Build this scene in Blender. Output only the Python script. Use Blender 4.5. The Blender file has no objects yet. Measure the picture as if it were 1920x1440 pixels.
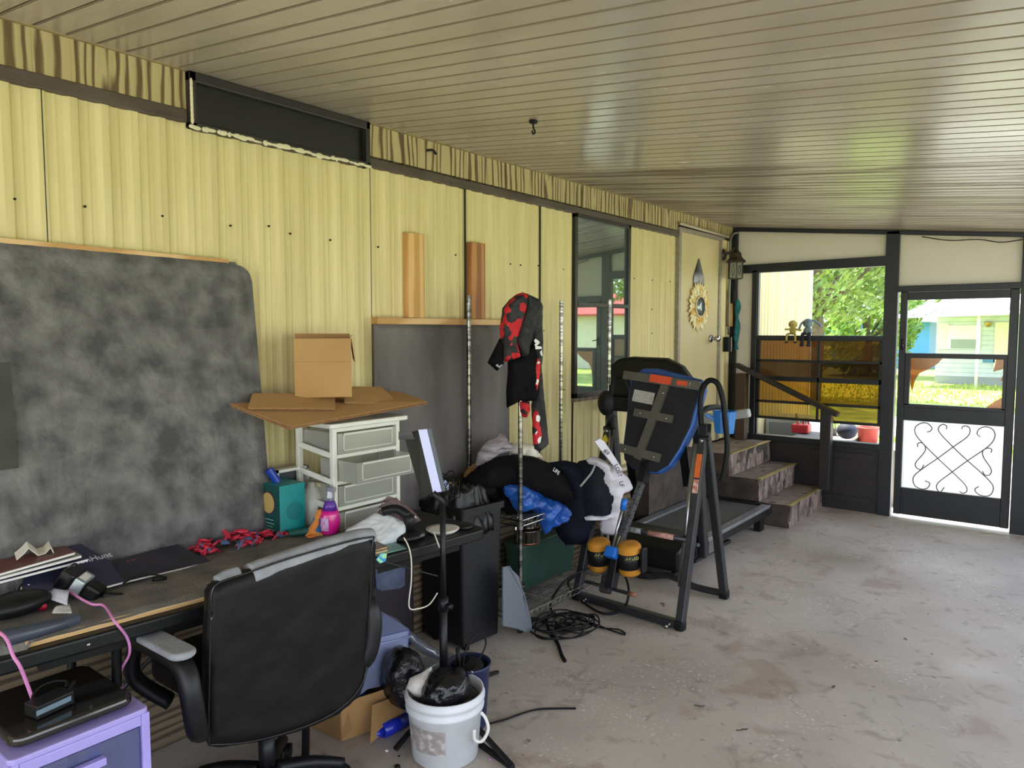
import bpy, bmesh, math, random
from mathutils import Vector, Matrix, noise
random.seed(7)
SC = bpy.context.scene
COL = SC.collection
V = Vector
# ------------------------------------------------------------------ camera
FOC = 1390.0; CAMH = 1.6
PITCH = math.atan(100 / 1390.0); YAW = math.radians(38.03)
cam = bpy.data.cameras.new('camera'); camo = bpy.data.objects.new('camera', cam); COL.objects.link(camo)
cam.sensor_width = 36.0; cam.lens = FOC / 1920 * 36.0; cam.clip_start = 0.02; cam.clip_end = 300
camo.location = (0, 0, CAMH)
camo.rotation_euler = (math.pi / 2 - PITCH, 0, YAW)
SC.camera = camo
_F0 = V((-math.sin(YAW), math.cos(YAW), 0)); _R = V((math.cos(YAW), math.sin(YAW), 0)); _Z = V((0, 0, 1))
_F = _F0 * math.cos(PITCH) - _Z * math.sin(PITCH); _U = _Z * math.cos(PITCH) + _F0 * math.sin(PITCH)
_C = V((0, 0, CAMH))
def ray(x, y): return _F + _R * ((x - 960) / FOC) - _U * ((y - 720) / FOC)
def at(x, y, ax, v):
    """the point on the plane ax = v (world metres) measured at this place of the photograph"""
    d = ray(x, y); i = 'xyz'.index(ax); return _C + d * ((v - _C[i]) / d[i])
def onp(x, y, P0, N):
    d = ray(x, y); N = V(N); return _C + d * ((V(P0) - _C).dot(N) / d.dot(N))
# ------------------------------------------------------------------ light
SC.view_settings.view_transform = 'Standard'; SC.view_settings.look = 'None'
SC.view_settings.exposure = 2.3; SC.view_settings.gamma = 1.0
SC.view_settings.use_curve_mapping = False
world = bpy.data.worlds.new('sky'); SC.world = world; world.use_nodes = True
_nt = world.node_tree; _bg = _nt.nodes['Background']
_tc = _nt.nodes.new('ShaderNodeTexCoord'); _sx = _nt.nodes.new('ShaderNodeSeparateXYZ'); _cr = _nt.nodes.new('ShaderNodeValToRGB')
_nt.links.new(_tc.outputs['Generated'], _sx.inputs[0]); _nt.links.new(_sx.outputs[2], _cr.inputs[0]); _nt.links.new(_cr.outputs[0], _bg.inputs[0])
_e = _cr.color_ramp.elements; _e[0].position = 0.0; _e[0].color = (0.90, 0.945, 1.0, 1); _e[1].position = 0.9; _e[1].color = (0.50, 0.66, 1.0, 1)
_bg.inputs[1].default_value = 0.95
sun = bpy.data.lights.new('sun', 'SUN'); sun.energy = 3.6; sun.angle = math.radians(1.5); sun.color = (1.0, 0.95, 0.86)
suno = bpy.data.objects.new('sun', sun); COL.objects.link(suno)
suno.rotation_euler = V((-0.36, 0.16, 1.1)).to_track_quat('Z', 'Y').to_euler(); suno.location = (-6, 3, 12)
try:
    SC.cycles.use_denoising = True
    SC.cycles.max_bounces = 8; SC.cycles.diffuse_bounces = 5; SC.cycles.transparent_max_bounces = 16
    SC.cycles.sample_clamp_indirect = 6.0; SC.cycles.caustics_reflective = False; SC.cycles.caustics_refractive = False
except Exception: pass
# ------------------------------------------------------------------ materials
def lin(c):
    if isinstance(c, str): c = tuple(int(c[i:i+2], 16) for i in (0, 2, 4))
    return tuple((v / 255 / 12.92 if v / 255 <= .04045 else ((v / 255 + .055) / 1.055) ** 2.4) for v in c) + (1.0,)
MATS = {}
def mat(name, c, c2=None, scale=6, stretch=(1, 1, 1), rough=.6, metal=0, bump=0, bscale=60, bstretch=None, lo=.35, hi=.65, detail=4, spec=.5, c3=None, rough2=None, coat=0, sheen=0):
    if name in MATS: return MATS[name]
    m = bpy.data.materials.new(name); m.use_nodes = True; nt = m.node_tree; N = nt.nodes; L = nt.links
    b = N['Principled BSDF']; b.inputs['Roughness'].default_value = rough; b.inputs['Metallic'].default_value = metal
    b.inputs['Specular IOR Level'].default_value = spec; b.inputs['Base Color'].default_value = lin(c)
    if coat: b.inputs['Coat Weight'].default_value = coat; b.inputs['Coat Roughness'].default_value = .12
    if sheen: b.inputs['Sheen Weight'].default_value = sheen
    tc = N.new('ShaderNodeTexCoord')
    def tex(scale, st, det):
        mp = N.new('ShaderNodeMapping'); mp.inputs['Scale'].default_value = st; L.new(tc.outputs['Object'], mp.inputs[0])
        t = N.new('ShaderNodeTexNoise'); t.inputs['Scale'].default_value = scale; t.inputs['Detail'].default_value = det; L.new(mp.outputs[0], t.inputs[0]); return t
    if c2 is not None:
        t = tex(scale, stretch, detail); r = N.new('ShaderNodeValToRGB'); L.new(t.outputs[0], r.inputs[0])
        e = r.color_ramp.elements; e[0].position = lo; e[0].color = lin(c); e[1].position = hi; e[1].color = lin(c2)
        if c3 is not None: q = e.new((lo + hi) / 2); q.color = lin(c3)
        L.new(r.outputs[0], b.inputs['Base Color'])
        if rough2 is not None:
            mr = N.new('ShaderNodeMapRange'); mr.inputs[1].default_value = lo; mr.inputs[2].default_value = hi; mr.inputs[3].default_value = rough; mr.inputs[4].default_value = rough2
            L.new(t.outputs[0], mr.inputs[0]); L.new(mr.outputs[0], b.inputs['Roughness'])
    if bump:
        t = tex(bscale, bstretch or stretch, 5); bp = N.new('ShaderNodeBump'); bp.inputs['Strength'].default_value = bump; bp.inputs['Distance'].default_value = .01
        L.new(t.outputs[0], bp.inputs['Height']); L.new(bp.outputs[0], b.inputs['Normal'])
    MATS[name] = m; return m
def clearmat(name, tint, white, fac=.35, gloss=.12, rough=.12):
    """see-through plastic: tinted pass-through, some milky scatter and a thin gloss"""
    if name in MATS: return MATS[name]
    m = bpy.data.materials.new(name); m.use_nodes = True; nt = m.node_tree; N = nt.nodes; L = nt.links
    N.remove(N['Principled BSDF']); out = N['Material Output']
    tr = N.new('ShaderNodeBsdfTransparent'); tr.inputs[0].default_value = lin(tint)
    df = N.new('ShaderNodeBsdfDiffuse'); df.inputs[0].default_value = lin(white)
    tl = N.new('ShaderNodeBsdfTranslucent'); tl.inputs[0].default_value = lin(white)
    gl = N.new('ShaderNodeBsdfGlossy'); gl.inputs[1].default_value = rough
    ms = N.new('ShaderNodeMixShader'); L.new(df.outputs[0], ms.inputs[1]); L.new(tl.outputs[0], ms.inputs[2]); ms.inputs[0].default_value = .5
    m1 = N.new('ShaderNodeMixShader'); m1.inputs[0].default_value = fac; L.new(tr.outputs[0], m1.inputs[1]); L.new(ms.outputs[0], m1.inputs[2])
    m2 = N.new('ShaderNodeMixShader'); m2.inputs[0].default_value = gloss; L.new(m1.outputs[0], m2.inputs[1]); L.new(gl.outputs[0], m2.inputs[2])
    L.new(m2.outputs[0], out.inputs[0]); MATS[name] = m; return m
def cellmat(name, cols, scale=14, rough=.75, stretch=(1, 1, 1)):
    """hard edged patches of several colours (printed camouflage, confetti)"""
    if name in MATS: return MATS[name]
    m = bpy.data.materials.new(name); m.use_nodes = True; nt = m.node_tree; N = nt.nodes; L = nt.links
    b = N['Principled BSDF']; b.inputs['Roughness'].default_value = rough
    tc = N.new('ShaderNodeTexCoord'); mp = N.new('ShaderNodeMapping'); mp.inputs['Scale'].default_value = stretch; L.new(tc.outputs['Object'], mp.inputs[0])
    v = N.new('ShaderNodeTexVoronoi'); v.inputs['Scale'].default_value = scale; L.new(mp.outputs[0], v.inputs[0])
    s = N.new('ShaderNodeSeparateColor'); L.new(v.outputs['Color'], s.inputs[0])
    r = N.new('ShaderNodeValToRGB'); r.color_ramp.interpolation = 'CONSTANT'; L.new(s.outputs[0], r.inputs[0])
    e = r.color_ramp.elements
    for i, (p, c) in enumerate(cols):
        q = e[i] if i < 2 else e.new(p)
        q.position = p; q.color = lin(c)
    L.new(r.outputs[0], b.inputs['Base Color']); MATS[name] = m; return m
# ------------------------------------------------------------------ mesh helper
class MB:
    def __init__(s): s.v = []; s.f = []
    def add(s, vs, fs):
        n = len(s.v); s.v += [V(p) for p in vs]; s.f += [tuple(i + n for i in f) for f in fs]; return s
    def boxp(s, a, b):
        (x0, y0, z0), (x1, y1, z1) = [[min(a[i], b[i]) for i in range(3)], [max(a[i], b[i]) for i in range(3)]]
        return s.add([(x0,y0,z0),(x1,y0,z0),(x1,y1,z0),(x0,y1,z0),(x0,y0,z1),(x1,y0,z1),(x1,y1,z1),(x0,y1,z1)],
                     [(0,3,2,1),(4,5,6,7),(0,1,5,4),(1,2,6,5),(2,3,7,6),(3,0,4,7)])
    def box(s, c, d, M=None):
        n = len(s.v); s.boxp([-k / 2 for k in d], [k / 2 for k in d])
        for i in range(n, len(s.v)): s.v[i] = (M @ s.v[i] if M is not None else s.v[i]) + V(c)
        return s
    def bar(s, p0, p1, w, h, up=(0, 0, 1)):
        p0, p1 = V(p0), V(p1); d = (p1 - p0); L = d.length; d.normalize(); a = V(up).cross(d)
        if a.length < 1e-4: a = V((1, 0, 0)).cross(d)
        a.normalize(); b = d.cross(a); vs = []
        for p in (p0, p1):
            for i, j in ((-1,-1),(1,-1),(1,1),(-1,1)): vs.append(p + a * (i * w / 2) + b * (j * h / 2))
        return s.add(vs, [(3,2,1,0),(4,5,6,7),(0,1,5,4),(1,2,6,5),(2,3,7,6),(3,0,4,7)])
    def cyl(s, p0, p1, r0, r1=None, n=16, cap=True):
        r1 = r0 if r1 is None else r1; p0, p1 = V(p0), V(p1); d = (p1 - p0).normalized()
        a = d.orthogonal().normalized(); b = d.cross(a); vs = []
        for p, r in ((p0, r0), (p1, r1)):
            for k in range(n): t = 2 * math.pi * k / n; vs.append(p + a * (r * math.cos(t)) + b * (r * math.sin(t)))
        fs = [(k, (k + 1) % n, n + (k + 1) % n, n + k) for k in range(n)]
        if cap: fs += [tuple(range(n))[::-1], tuple(range(n, 2 * n))]
        return s.add(vs, fs)
    def tube(s, pts, r, n=8, smooth=0, flat=1.0, closed=False):
        pts = [V(p) for p in pts]
        if smooth:
            q = []
            m = len(pts)
            for i in range(m - 1):
                p0 = pts[max(i - 1, 0)]; p1 = pts[i]; p2 = pts[i + 1]; p3 = pts[min(i + 2, m - 1)]
                for k in range(smooth):
                    t = k / smooth
                    q.append(.5 * ((2 * p1) + (p2 - p0) * t + (2 * p0 - 5 * p1 + 4 * p2 - p3) * t * t + (3 * p1 - p0 - 3 * p2 + p3) * t ** 3))
            q.append(pts[-1]); pts = q
        m = len(pts); vs = []; a = None
        for i, p in enumerate(pts):
            d = (pts[min(i + 1, m - 1)] - pts[max(i - 1, 0)])
            d = d.normalized() if d.length > 1e-7 else V((0, 0, 1))
            if a is None: a = d.orthogonal().normalized()
            a = (a - d * a.dot(d)); a = a.normalized() if a.length > 1e-6 else d.orthogonal().normalized()
            b = d.cross(a); rr = r(i / (m - 1)) if callable(r) else r
            for k in range(n): t = 2 * math.pi * k / n; vs.append(p + a * (rr * math.cos(t)) + b * (rr * flat * math.sin(t)))
        fs = [(i * n + k, i * n + (k + 1) % n, (i + 1) * n + (k + 1) % n, (i + 1) * n + k) for i in range(m - 1) for k in range(n)]
        fs += [tuple(range(n))[::-1], tuple(range((m - 1) * n, m * n))]
        return s.add(vs, fs)
    def lathe(s, c, prof, n=32, M=None, sx=1, sy=1):
        vs = []; c = V(c)
        for r, z in prof:
            for k in range(n):
                t = 2 * math.pi * k / n; p = V((r * math.cos(t) * sx, r * math.sin(t) * sy, z)); vs.append((M @ p if M is not None else p) + c)
        m = len(prof); fs = [(i * n + k, i * n + (k + 1) % n, (i + 1) * n + (k + 1) % n, (i + 1) * n + k) for i in range(m - 1) for k in range(n)]
        if prof[0][0] > 1e-6: fs.append(tuple(range(n))[::-1])
        if prof[-1][0] > 1e-6: fs.append(tuple(range((m - 1) * n, m * n)))
        return s.add(vs, fs)
    def prism(s, pts, ex):
        pts = [V(p) for p in pts]; ex = V(ex); n = len(pts)
        return s.add(pts + [p + ex for p in pts], [tuple(range(n))[::-1], tuple(range(n, 2 * n))] + [(i, (i + 1) % n, n + (i + 1) % n, n + i) for i in range(n)])
    def grid(s, fn, nu, nv, flip=False):
        vs = [fn(i / nu, j / nv) for i in range(nu + 1) for j in range(nv + 1)]
        fs = [(i * (nv + 1) + j, (i + 1) * (nv + 1) + j, (i + 1) * (nv + 1) + j + 1, i * (nv + 1) + j + 1) for i in range(nu) for j in range(nv)]
        if flip: fs = [f[::-1] for f in fs]
        return s.add(vs, fs)
    def blob(s, c, r, sub=3, amp=.15, sc=3, seed=0, M=None, flat=None, ridge=False):
        bm = bmesh.new(); bmesh.ops.create_icosphere(bm, subdivisions=sub, radius=1); c = V(c); off = V((seed * 3.1, seed * 1.7, seed * 5.3))
        vs = []
        for v in bm.verts:
            d = v.co.normalized(); q = V((d.x * r[0], d.y * r[1], d.z * r[2]))
            nn = noise.fractal(q * sc + off, 1.0, 2.0, 4)
            if ridge: nn = (1 - abs(nn) * 2) * .7
            p = q * (1 + amp * nn)
            if M is not None: p = M @ p
            p = p + c
            if flat is not None and p.z < flat: p.z = flat + (p.z - flat) * .02
            vs.append(p)
        bm.verts.index_update(); fs = [tuple(v.index for v in f.verts) for f in bm.faces]; bm.free(); return s.add(vs, fs)
    def relief(s, outline, P0, N, res=.012, bulge=.04, edge=.04, namp=.012, nsc=14, seed=0, back=.01, px=True, ridge=True, nst=(1, 1, 1)):
        """a soft body: outline in the vertical plane through P0 with normal N, swelling towards N, wrinkled, closed at the back"""
        N = V(N).normalized(); Uv = V((0, 0, 1)).cross(N).normalized(); Vv = N.cross(Uv); P0 = V(P0)
        if px: pts = [onp(x, y, P0, N) for x, y in outline]
        else: pts = [V(p) for p in outline]
        poly = [((p - P0).dot(Uv), (p - P0).dot(Vv)) for p in pts]; n = len(poly)
        def inside(u, v):
            c = False
            for i in range(n):
                (x1, y1), (x2, y2) = poly[i], poly[(i + 1) % n]
                if (y1 > v) != (y2 > v) and u < (x2 - x1) * (v - y1) / (y2 - y1) + x1: c = not c
            return c
        def near(u, v):
            bd = 1e9; bp = None
            for i in range(n):
                (x1, y1), (x2, y2) = poly[i], poly[(i + 1) % n]; dx, dy = x2 - x1, y2 - y1; L = dx * dx + dy * dy or 1e-9
                t = max(0, min(1, ((u - x1) * dx + (v - y1) * dy) / L)); qx, qy = x1 + dx * t, y1 + dy * t; d = math.hypot(u - qx, v - qy)
                if d < bd: bd = d; bp = (qx, qy)
            return bd, bp
        u0 = min(p[0] for p in poly) - res; v0 = min(p[1] for p in poly) - res
        nu = int((max(p[0] for p in poly) - u0) / res) + 2; nv = int((max(p[1] for p in poly) - v0) / res) + 2
        cells = [(i, j) for i in range(nu) for j in range(nv) if inside(u0 + (i + .5) * res, v0 + (j + .5) * res)]
        cs = set(cells); vid = {}; cnt = {}
        for i, j in cells:
            for k in ((i, j), (i + 1, j), (i + 1, j + 1), (i, j + 1)): cnt[k] = cnt.get(k, 0) + 1
        fv = []; bv = []; off = V((seed * 7.7, seed * 3.3, seed))
        for k, c in cnt.items():
            u, v = u0 + k[0] * res, v0 + k[1] * res; d, bp = near(u, v)
            if c < 4: u, v = bp; d = 0
            e = min(1, d / edge); h = math.sqrt(max(0, 1 - (1 - e) ** 2))
            P = P0 + Uv * u + Vv * v; q = V((P.x * nst[0], P.y * nst[1], P.z * nst[2])) * nsc + off
            w = noise.fractal(q, 1.0, 2.0, 4)
            if ridge: w = .5 - abs(w) * 1.6
            vid[k] = len(fv)
            bo = 1.0 if c == 4 else 0.0
            fv.append(P + N * ((bulge * h + namp * w * min(1, e * 2)) * bo)); bv.append(P - N * (back * h * bo))
        m = len(fv); fs = []
        for i, j in cells:
            a, b, c, d = vid[i, j], vid[i + 1, j], vid[i + 1, j + 1], vid[i, j + 1]
            fs.append((a, b, c, d))
            fs.append((d + m, c + m, b + m, a + m))
        # stitch the rim
        for k in list(cnt):
            if cnt[k] < 4: bv[vid[k]] = fv[vid[k]] - N * .002
        for i, j in cells:
            for (p, q, o) in (((i, j), (i + 1, j), (i, j - 1)), ((i + 1, j), (i + 1, j + 1), (i + 1, j)), ((i + 1, j + 1), (i, j + 1), (i, j + 1)), ((i, j + 1), (i, j), (i - 1, j))):
                if o not in cs: fs.append((vid[p], vid[p] + m, vid[q] + m, vid[q]))
        return s.add(fv + bv, fs)
    def build(s, name, m, parent=None, smooth=False, bevel=0, seg=2, sub=0, solid=0, kind=None, label=None):
        vs = s.v; org = V((0, 0, 0))
        if parent is not None:
            r = parent
            while r.parent is not None: r = r.parent
            org = V(r.get('_o', (0, 0, 0)))
        else:
            org = V(((min(p.x for p in vs) + max(p.x for p in vs)) / 2, (min(p.y for p in vs) + max(p.y for p in vs)) / 2, min(p.z for p in vs)))
        me = bpy.data.meshes.new(name); me.from_pydata([tuple(p - org) for p in vs], [], s.f); me.validate(); me.update()
        o = bpy.data.objects.new(name, me); COL.objects.link(o)
        if parent is not None: o.parent = parent
        else: o.location = org; o['_o'] = tuple(org)
        me.materials.append(m)
        if smooth: me.polygons.foreach_set('use_smooth', [True] * len(me.polygons))
        if bevel:
            b = o.modifiers.new('bevel', 'BEVEL'); b.width = bevel; b.segments = seg; b.limit_method = 'ANGLE'; b.angle_limit = math.radians(35)
        if sub: b = o.modifiers.new('subsurf', 'SUBSURF'); b.levels = sub; b.render_levels = sub
        if solid: b = o.modifiers.new('solidify', 'SOLIDIFY'); b.thickness = solid; b.offset = 0
        if kind: o['kind'] = kind
        if label: o['label'] = label
        return o
def thing(name, label, cat, loc=(0, 0, 0), group=None, local=False, rz=0):
    o = bpy.data.objects.new(name, None); COL.objects.link(o); o.location = loc; o.rotation_euler = (0, 0, rz); o.empty_display_size = .05
    o['_o'] = (0, 0, 0) if local else tuple(loc)
    o['label'] = label; o['category'] = cat
    if group: o['group'] = group
    return o
def tag(o, label, cat, group=None, kind=None):
    o['label'] = label; o['category'] = cat
    if group: o['group'] = group
    if kind: o['kind'] = kind
    return o
def struct(o): o['kind'] = 'structure'; return o
def letters(txt, m, parent, P, X, Y, h, depth=.001, name='lettering'):
    """raised lettering: origin P, reading direction X, up direction Y, letter height h"""
    cu = bpy.data.curves.new(name, 'FONT'); cu.body = txt; cu.size = h * 1.35; cu.extrude = depth; cu.resolution_u = 2
    t = bpy.data.objects.new(name, cu); COL.objects.link(t)
    me = bpy.data.meshes.new_from_object(t); bpy.data.objects.remove(t); bpy.data.curves.remove(cu)
    X = V(X).normalized(); Y = V(Y); Y = (Y - X * Y.dot(X)).normalized(); Z = X.cross(Y)
    M = Matrix((X, Y, Z)).transposed(); r = parent
    while r.parent is not None: r = r.parent
    org = V(r.get('_o', (0, 0, 0))); P = V(P)
    for v in me.vertices: v.co = M @ v.co + P - org
    me.materials.clear(); me.materials.append(m)
    o = bpy.data.objects.new(name, me); COL.objects.link(o); o.parent = parent; return o
def RZ(a): return Matrix.Rotation(math.radians(a), 3, 'Z')
def RX(a): return Matrix.Rotation(math.radians(a), 3, 'X')
def RY(a): return Matrix.Rotation(math.radians(a), 3, 'Y')
def rrect(cx, cy, w, h, r, n=5):
    pts = []
    for sx, sy, a0 in ((1, 1, 0), (-1, 1, 90), (-1, -1, 180), (1, -1, 270)):
        for k in range(n + 1):
            a = math.radians(a0 + 90 * k / n); pts.append((cx + sx * (w / 2 - r) + r * math.cos(a), cy + sy * (h / 2 - r) + r * math.sin(a)))
    return pts
# palette
m_black = mat('black_plastic', '0d0e10', '141518', 20, spec=.35, rough=.42, bump=.05, bscale=300)
m_blackgloss = mat('gloss_black', '0e0e10', rough=.12)
m_rubber = mat('black_rubber', '0c0c0d', rough=.6, spec=.3)
m_chrome = mat('chrome', 'c8c9c8', 'a9aaa8', 30, rough=.18, metal=1)
m_steel = mat('dark_steel', '2c2d2f', '36373a', 12, rough=.38, metal=.3, bump=.03, bscale=200)
m_silver = mat('silver_tube', '9b9c9c', rough=.25, metal=.9)
m_white = mat('white_plastic', 'e4e3dc', 'd8d7ce', 10, rough=.4)
m_paper = mat('white_paper', 'e8e6e2', 'd2d0cc', 20, rough=.8)
m_brownpaint = mat('dark_brown_paint', '211d1b', '2c2724', 5, rough=.45, bump=.06, bscale=60)
m_blackframe = mat('charcoal_frame_paint', '17191c', '1f2225', 4, rough=.42, bump=.05, bscale=40)
m_pine = mat('pine_wood', 'd0a566', 'b98445', 3, (1, 1, 1), rough=.6)
m_card = mat('cardboard', 'a47d54', '98734a', 5, rough=.85, bump=.04, bscale=90)
m_cardd = mat('cardboard_edge', '7f5b39', '98704a', 60, rough=.9)
m_glassy = mat('tinted_mirror_glass', 'a3b0aa', rough=.02, metal=.85)
def woodmat(name, c, c2, scale=3, stretch=(1, 1, 1), dist=6, rough=.7, bump=.2, lo=.3, hi=.8, rot=(0, 0, 0)):
    """grained timber: wave rings stretched along the grain"""
    if name in MATS: return MATS[name]
    m = bpy.data.materials.new(name); m.use_nodes = True; nt = m.node_tree; N = nt.nodes; L = nt.links
    b = N['Principled BSDF']; b.inputs['Roughness'].default_value = rough
    tc = N.new('ShaderNodeTexCoord'); mp = N.new('ShaderNodeMapping'); mp.inputs['Scale'].default_value = stretch; mp.inputs['Rotation'].default_value = rot; L.new(tc.outputs['Object'], mp.inputs[0])
    w = N.new('ShaderNodeTexWave'); w.inputs['Scale'].default_value = scale; w.inputs['Distortion'].default_value = dist; w.inputs['Detail'].default_value = 3; w.inputs['Detail Scale'].default_value = 1.2; w.bands_direction = 'Y'
    L.new(mp.outputs[0], w.inputs[0])
    r = N.new('ShaderNodeValToRGB'); L.new(w.outputs['Fac'], r.inputs[0]); e = r.color_ramp.elements; e[0].position = lo; e[0].color = lin(c2); e[1].position = hi; e[1].color = lin(c)
    L.new(r.outputs[0], b.inputs['Base Color'])
    if bump:
        bp = N.new('ShaderNodeBump'); bp.inputs['Strength'].default_value = bump; bp.inputs['Distance'].default_value = .004; L.new(w.outputs['Fac'], bp.inputs['Height']); L.new(bp.outputs[0], b.inputs['Normal'])
    MATS[name] = m; return m
# ================================================================== THE SETTING
WX = -2.78; FY = 7.0
def cz(x): return 2.588 - .1005 * (x - WX)
m_siding = mat('yellow_siding', 'cbbc88', 'decf9c', 9, (1, 1.6, .12), rough=.5, bump=.12, bscale=40, bstretch=(1, 3, .12), lo=.3, hi=.7, c3='d5c692')
m_fascia = woodmat('embossed_tan_fascia', 'b3a377', '614f30', 7, (1, 1.0, .12), 13, .6, .4, .08, .5)
m_ceil = mat('glossy_beige_pan', 'b0a692', 'beb5a2', 2.5, (.25, 1, 1), rough=.2, rough2=.3, bump=.02, bscale=5, bstretch=(.5, 2, 1))
m_dirtyceil = mat('mildewed_beige_pan', 'b0a594', '6d5b4a', 7, (.12, 2.2, 1), rough=.28, rough2=.5, bump=.05, bscale=40, bstretch=(.3, 1, 1), lo=.44, hi=.64, detail=8)
m_floor = mat('bare_concrete', 'a59d96', 'c2bbb4', 1.6, rough=.55, rough2=.42, bump=.12, bscale=55, lo=.3, hi=.72, detail=9, c3='b5aea7')

def floormat():
    m = bpy.data.materials.new('stained_concrete'); m.use_nodes = True; nt = m.node_tree; N = nt.nodes; L = nt.links; b = N['Principled BSDF']
    tc = N.new('ShaderNodeTexCoord')
    def ns(sc, det, off=0, dist=0):
        mp = N.new('ShaderNodeMapping'); mp.inputs['Location'].default_value = (off, off, 0); L.new(tc.outputs['Object'], mp.inputs[0]); t = N.new('ShaderNodeTexNoise'); t.inputs['Scale'].default_value = sc; t.inputs['Detail'].default_value = det; t.inputs['Distortion'].default_value = dist; L.new(mp.outputs[0], t.inputs[0]); return t.outputs[0]
    def ramp(src, stops):
        r = N.new('ShaderNodeValToRGB'); L.new(src, r.inputs[0]); e = r.color_ramp.elements
        for i, (p, c) in enumerate(stops):
            q = e[i] if i < 2 else e.new(p)
            q.position = p; q.color = lin(c) if isinstance(c, str) else (c, c, c, 1)
        return r.outputs[0]
    def mix(f, a, c):
        x = N.new('ShaderNodeMix'); x.data_type = 'RGBA'; L.new(f, x.inputs[0]); L.new(a, x.inputs[6])
        if isinstance(c, str): x.inputs[7].default_value = lin(c)
        else: L.new(c, x.inputs[7])
        return x.outputs[2]
    base = ramp(ns(1.3, 10), [(.3, 'a2978c'), (.7, 'c6bcb0')])
    base = mix(ramp(ns(7, 6, 3, 1.5), [(.56, 0.), (.70, .55)]), base, '84756a')
    base = mix(ramp(ns(3.1, 4, 9, .6), [(.60, 0.), (.68, .45)]), base, '8f7468')
    base = mix(ramp(ns(26, 4, 5), [(.68, 0.), (.74, .8)]), base, '645a50')
    base = mix(ramp(ns(2.2, 3, 14), [(.5, 0.), (.62, 1.)]), base, mix(ramp(ns(60, 3, 7), [(.60, 0.), (.68, .8)]), base, 'e2dbd2'))
    L.new(base, b.inputs['Base Color'])
    rr = ramp(ns(1.8, 4, 20), [(.4, .62), (.65, .36)]); L.new(rr, b.inputs['Roughness'])
    bp = N.new('ShaderNodeBump'); bp.inputs['Strength'].default_value = .25; bp.inputs['Distance'].default_value = .006; L.new(ns(45, 8), bp.inputs['Height']); L.new(bp.outputs[0], b.inputs['Normal']); return m
m_floor = floormat()
m_skirt = woodmat('weathered_skirting', '7d6d54', '4e4232', 9, (1, .09, 1.0), 7, .8, .5, .15, .6, (math.pi / 2, 0, 0))
m_cream = mat('cream_panel', 'd8d3c4', 'cfc9b8', 4, rough=.5, bump=.04, bscale=12)
m_door = mat('cream_door_paint', 'c8b98c', 'c0b184', 3, rough=.45, bump=.03, bscale=14)
m_alu = mat('dull_aluminium_trim', '8f8577', 'a39a8b', 40, rough=.5, metal=.35)

# floor slab
b = MB()
def ff(u, v): return V((-3.0 + 4.7 * u, -3.2 + 10.35 * v, 0.0))
b.boxp((-3.0, -3.2, -.12), (1.7, 7.12, 0)); struct(b.build('floor', m_floor))
# worn stain patches lying in the concrete
# ceiling pans, running across the room
def pans(y0, y1, m, nm):
    b = MB(); ys = []; per = .0975; y = y0
    while y < y1 - .001:
        for t, d in ((0, .016), (.05, 0), (.90, 0), (.95, .016)):
            if y + t * per < y1: ys.append((y + t * per, d))
        y += per
    ys.append((y1, 0)); vs = []; fs = []
    for yy, d in ys:
        for x in (-2.9, -2.0, -1.0, 0., 1.0, 1.75): vs.append((x, yy, cz(x) + d))
    for i in range(len(ys) - 1):
        for j in range(5): a = i * 6 + j; fs.append((a, a + 6, a + 7, a + 1))
    b.add(vs, fs); struct(b.build(nm, m))
    b = MB(); k = 0; y = y0
    while y < y1:
        w = .004 if k % 3 == 0 else .0016
        b.prism([(-2.8, y - w / 2, cz(-2.8) - .0006), (-2.8, y + w / 2, cz(-2.8) - .0006), (1.7, y + w / 2, cz(1.7) - .0006), (1.7, y - w / 2, cz(1.7) - .0006)], (0, 0, .012)); y += per; k += 1
    struct(b.build('trim_7', mat('dark_seam', '8a7f65', rough=.9)))  # thin darker strips laid along the grooves between the pans
pans(-3.0, 3.86, m_ceil, 'ceiling'); pans(3.86, 7.12, m_dirtyceil, 'ceiling')
b = MB(); b.prism([(-2.95, -3.05, cz(-2.95) + .03), (1.8, -3.05, cz(1.8) + .03), (1.8, 7.2, cz(1.8) + .03), (-2.95, 7.2, cz(-2.95) + .03)], (0, 0, .06)); struct(b.build('roof', m_alu))
# left wall: the ribbed side of the trailer
def rib(y):
    t = ((y - .99) / .102) % 1.0
    if t < .12: return .012 * math.sin(t / .12 * math.pi / 2)
    if t < .34: return .012
    if t < .46: return .012 * math.cos((t - .34) / .12 * math.pi / 2)
    if .66 < t < .74: return .003
    return 0
def siding(y0, y1, z0, z1, nm, x=WX, m=m_siding):
    b = MB(); n = int((y1 - y0) / .0085) + 1; vs = []; fs = []
    for i in range(n + 1):
        y = y0 + (y1 - y0) * i / n
        for z in (z0, z1): vs.append((x + rib(y), y, z))
    for i in range(n): fs.append((2 * i, 2 * i + 2, 2 * i + 3, 2 * i + 1))
    b.add(vs, fs); return b
b = siding(-3.0, 4.205, .57, 2.41, '')
t = siding(4.205, 4.955, .57, 1.14, ''); b.add(t.v, t.f); t = siding(4.955, 5.775, .57, 2.41, ''); b.add(t.v, t.f); t = siding(6.70, 7.0, .57, 2.45, ''); b.add(t.v, t.f)
wl = struct(b.build('wall_left', m_siding))
b = MB(); b.boxp((-2.98, -3.0, 0), (-2.80, 7.0, 2.7)); struct(b.build('wall_left', m_brownpaint))  # unseen solid backing, added behind the siding to stop light leaks
b = MB()
for y in (1.017, 2.43, 3.12, 3.83): b.boxp((WX + .001, y, .57), (WX + .0135, y + .003, 2.41))
b.boxp((WX + .001, 4.212, .57), (WX + .0135, 4.216, 1.14))
struct(b.build('trim_1', m_brownpaint))
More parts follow.
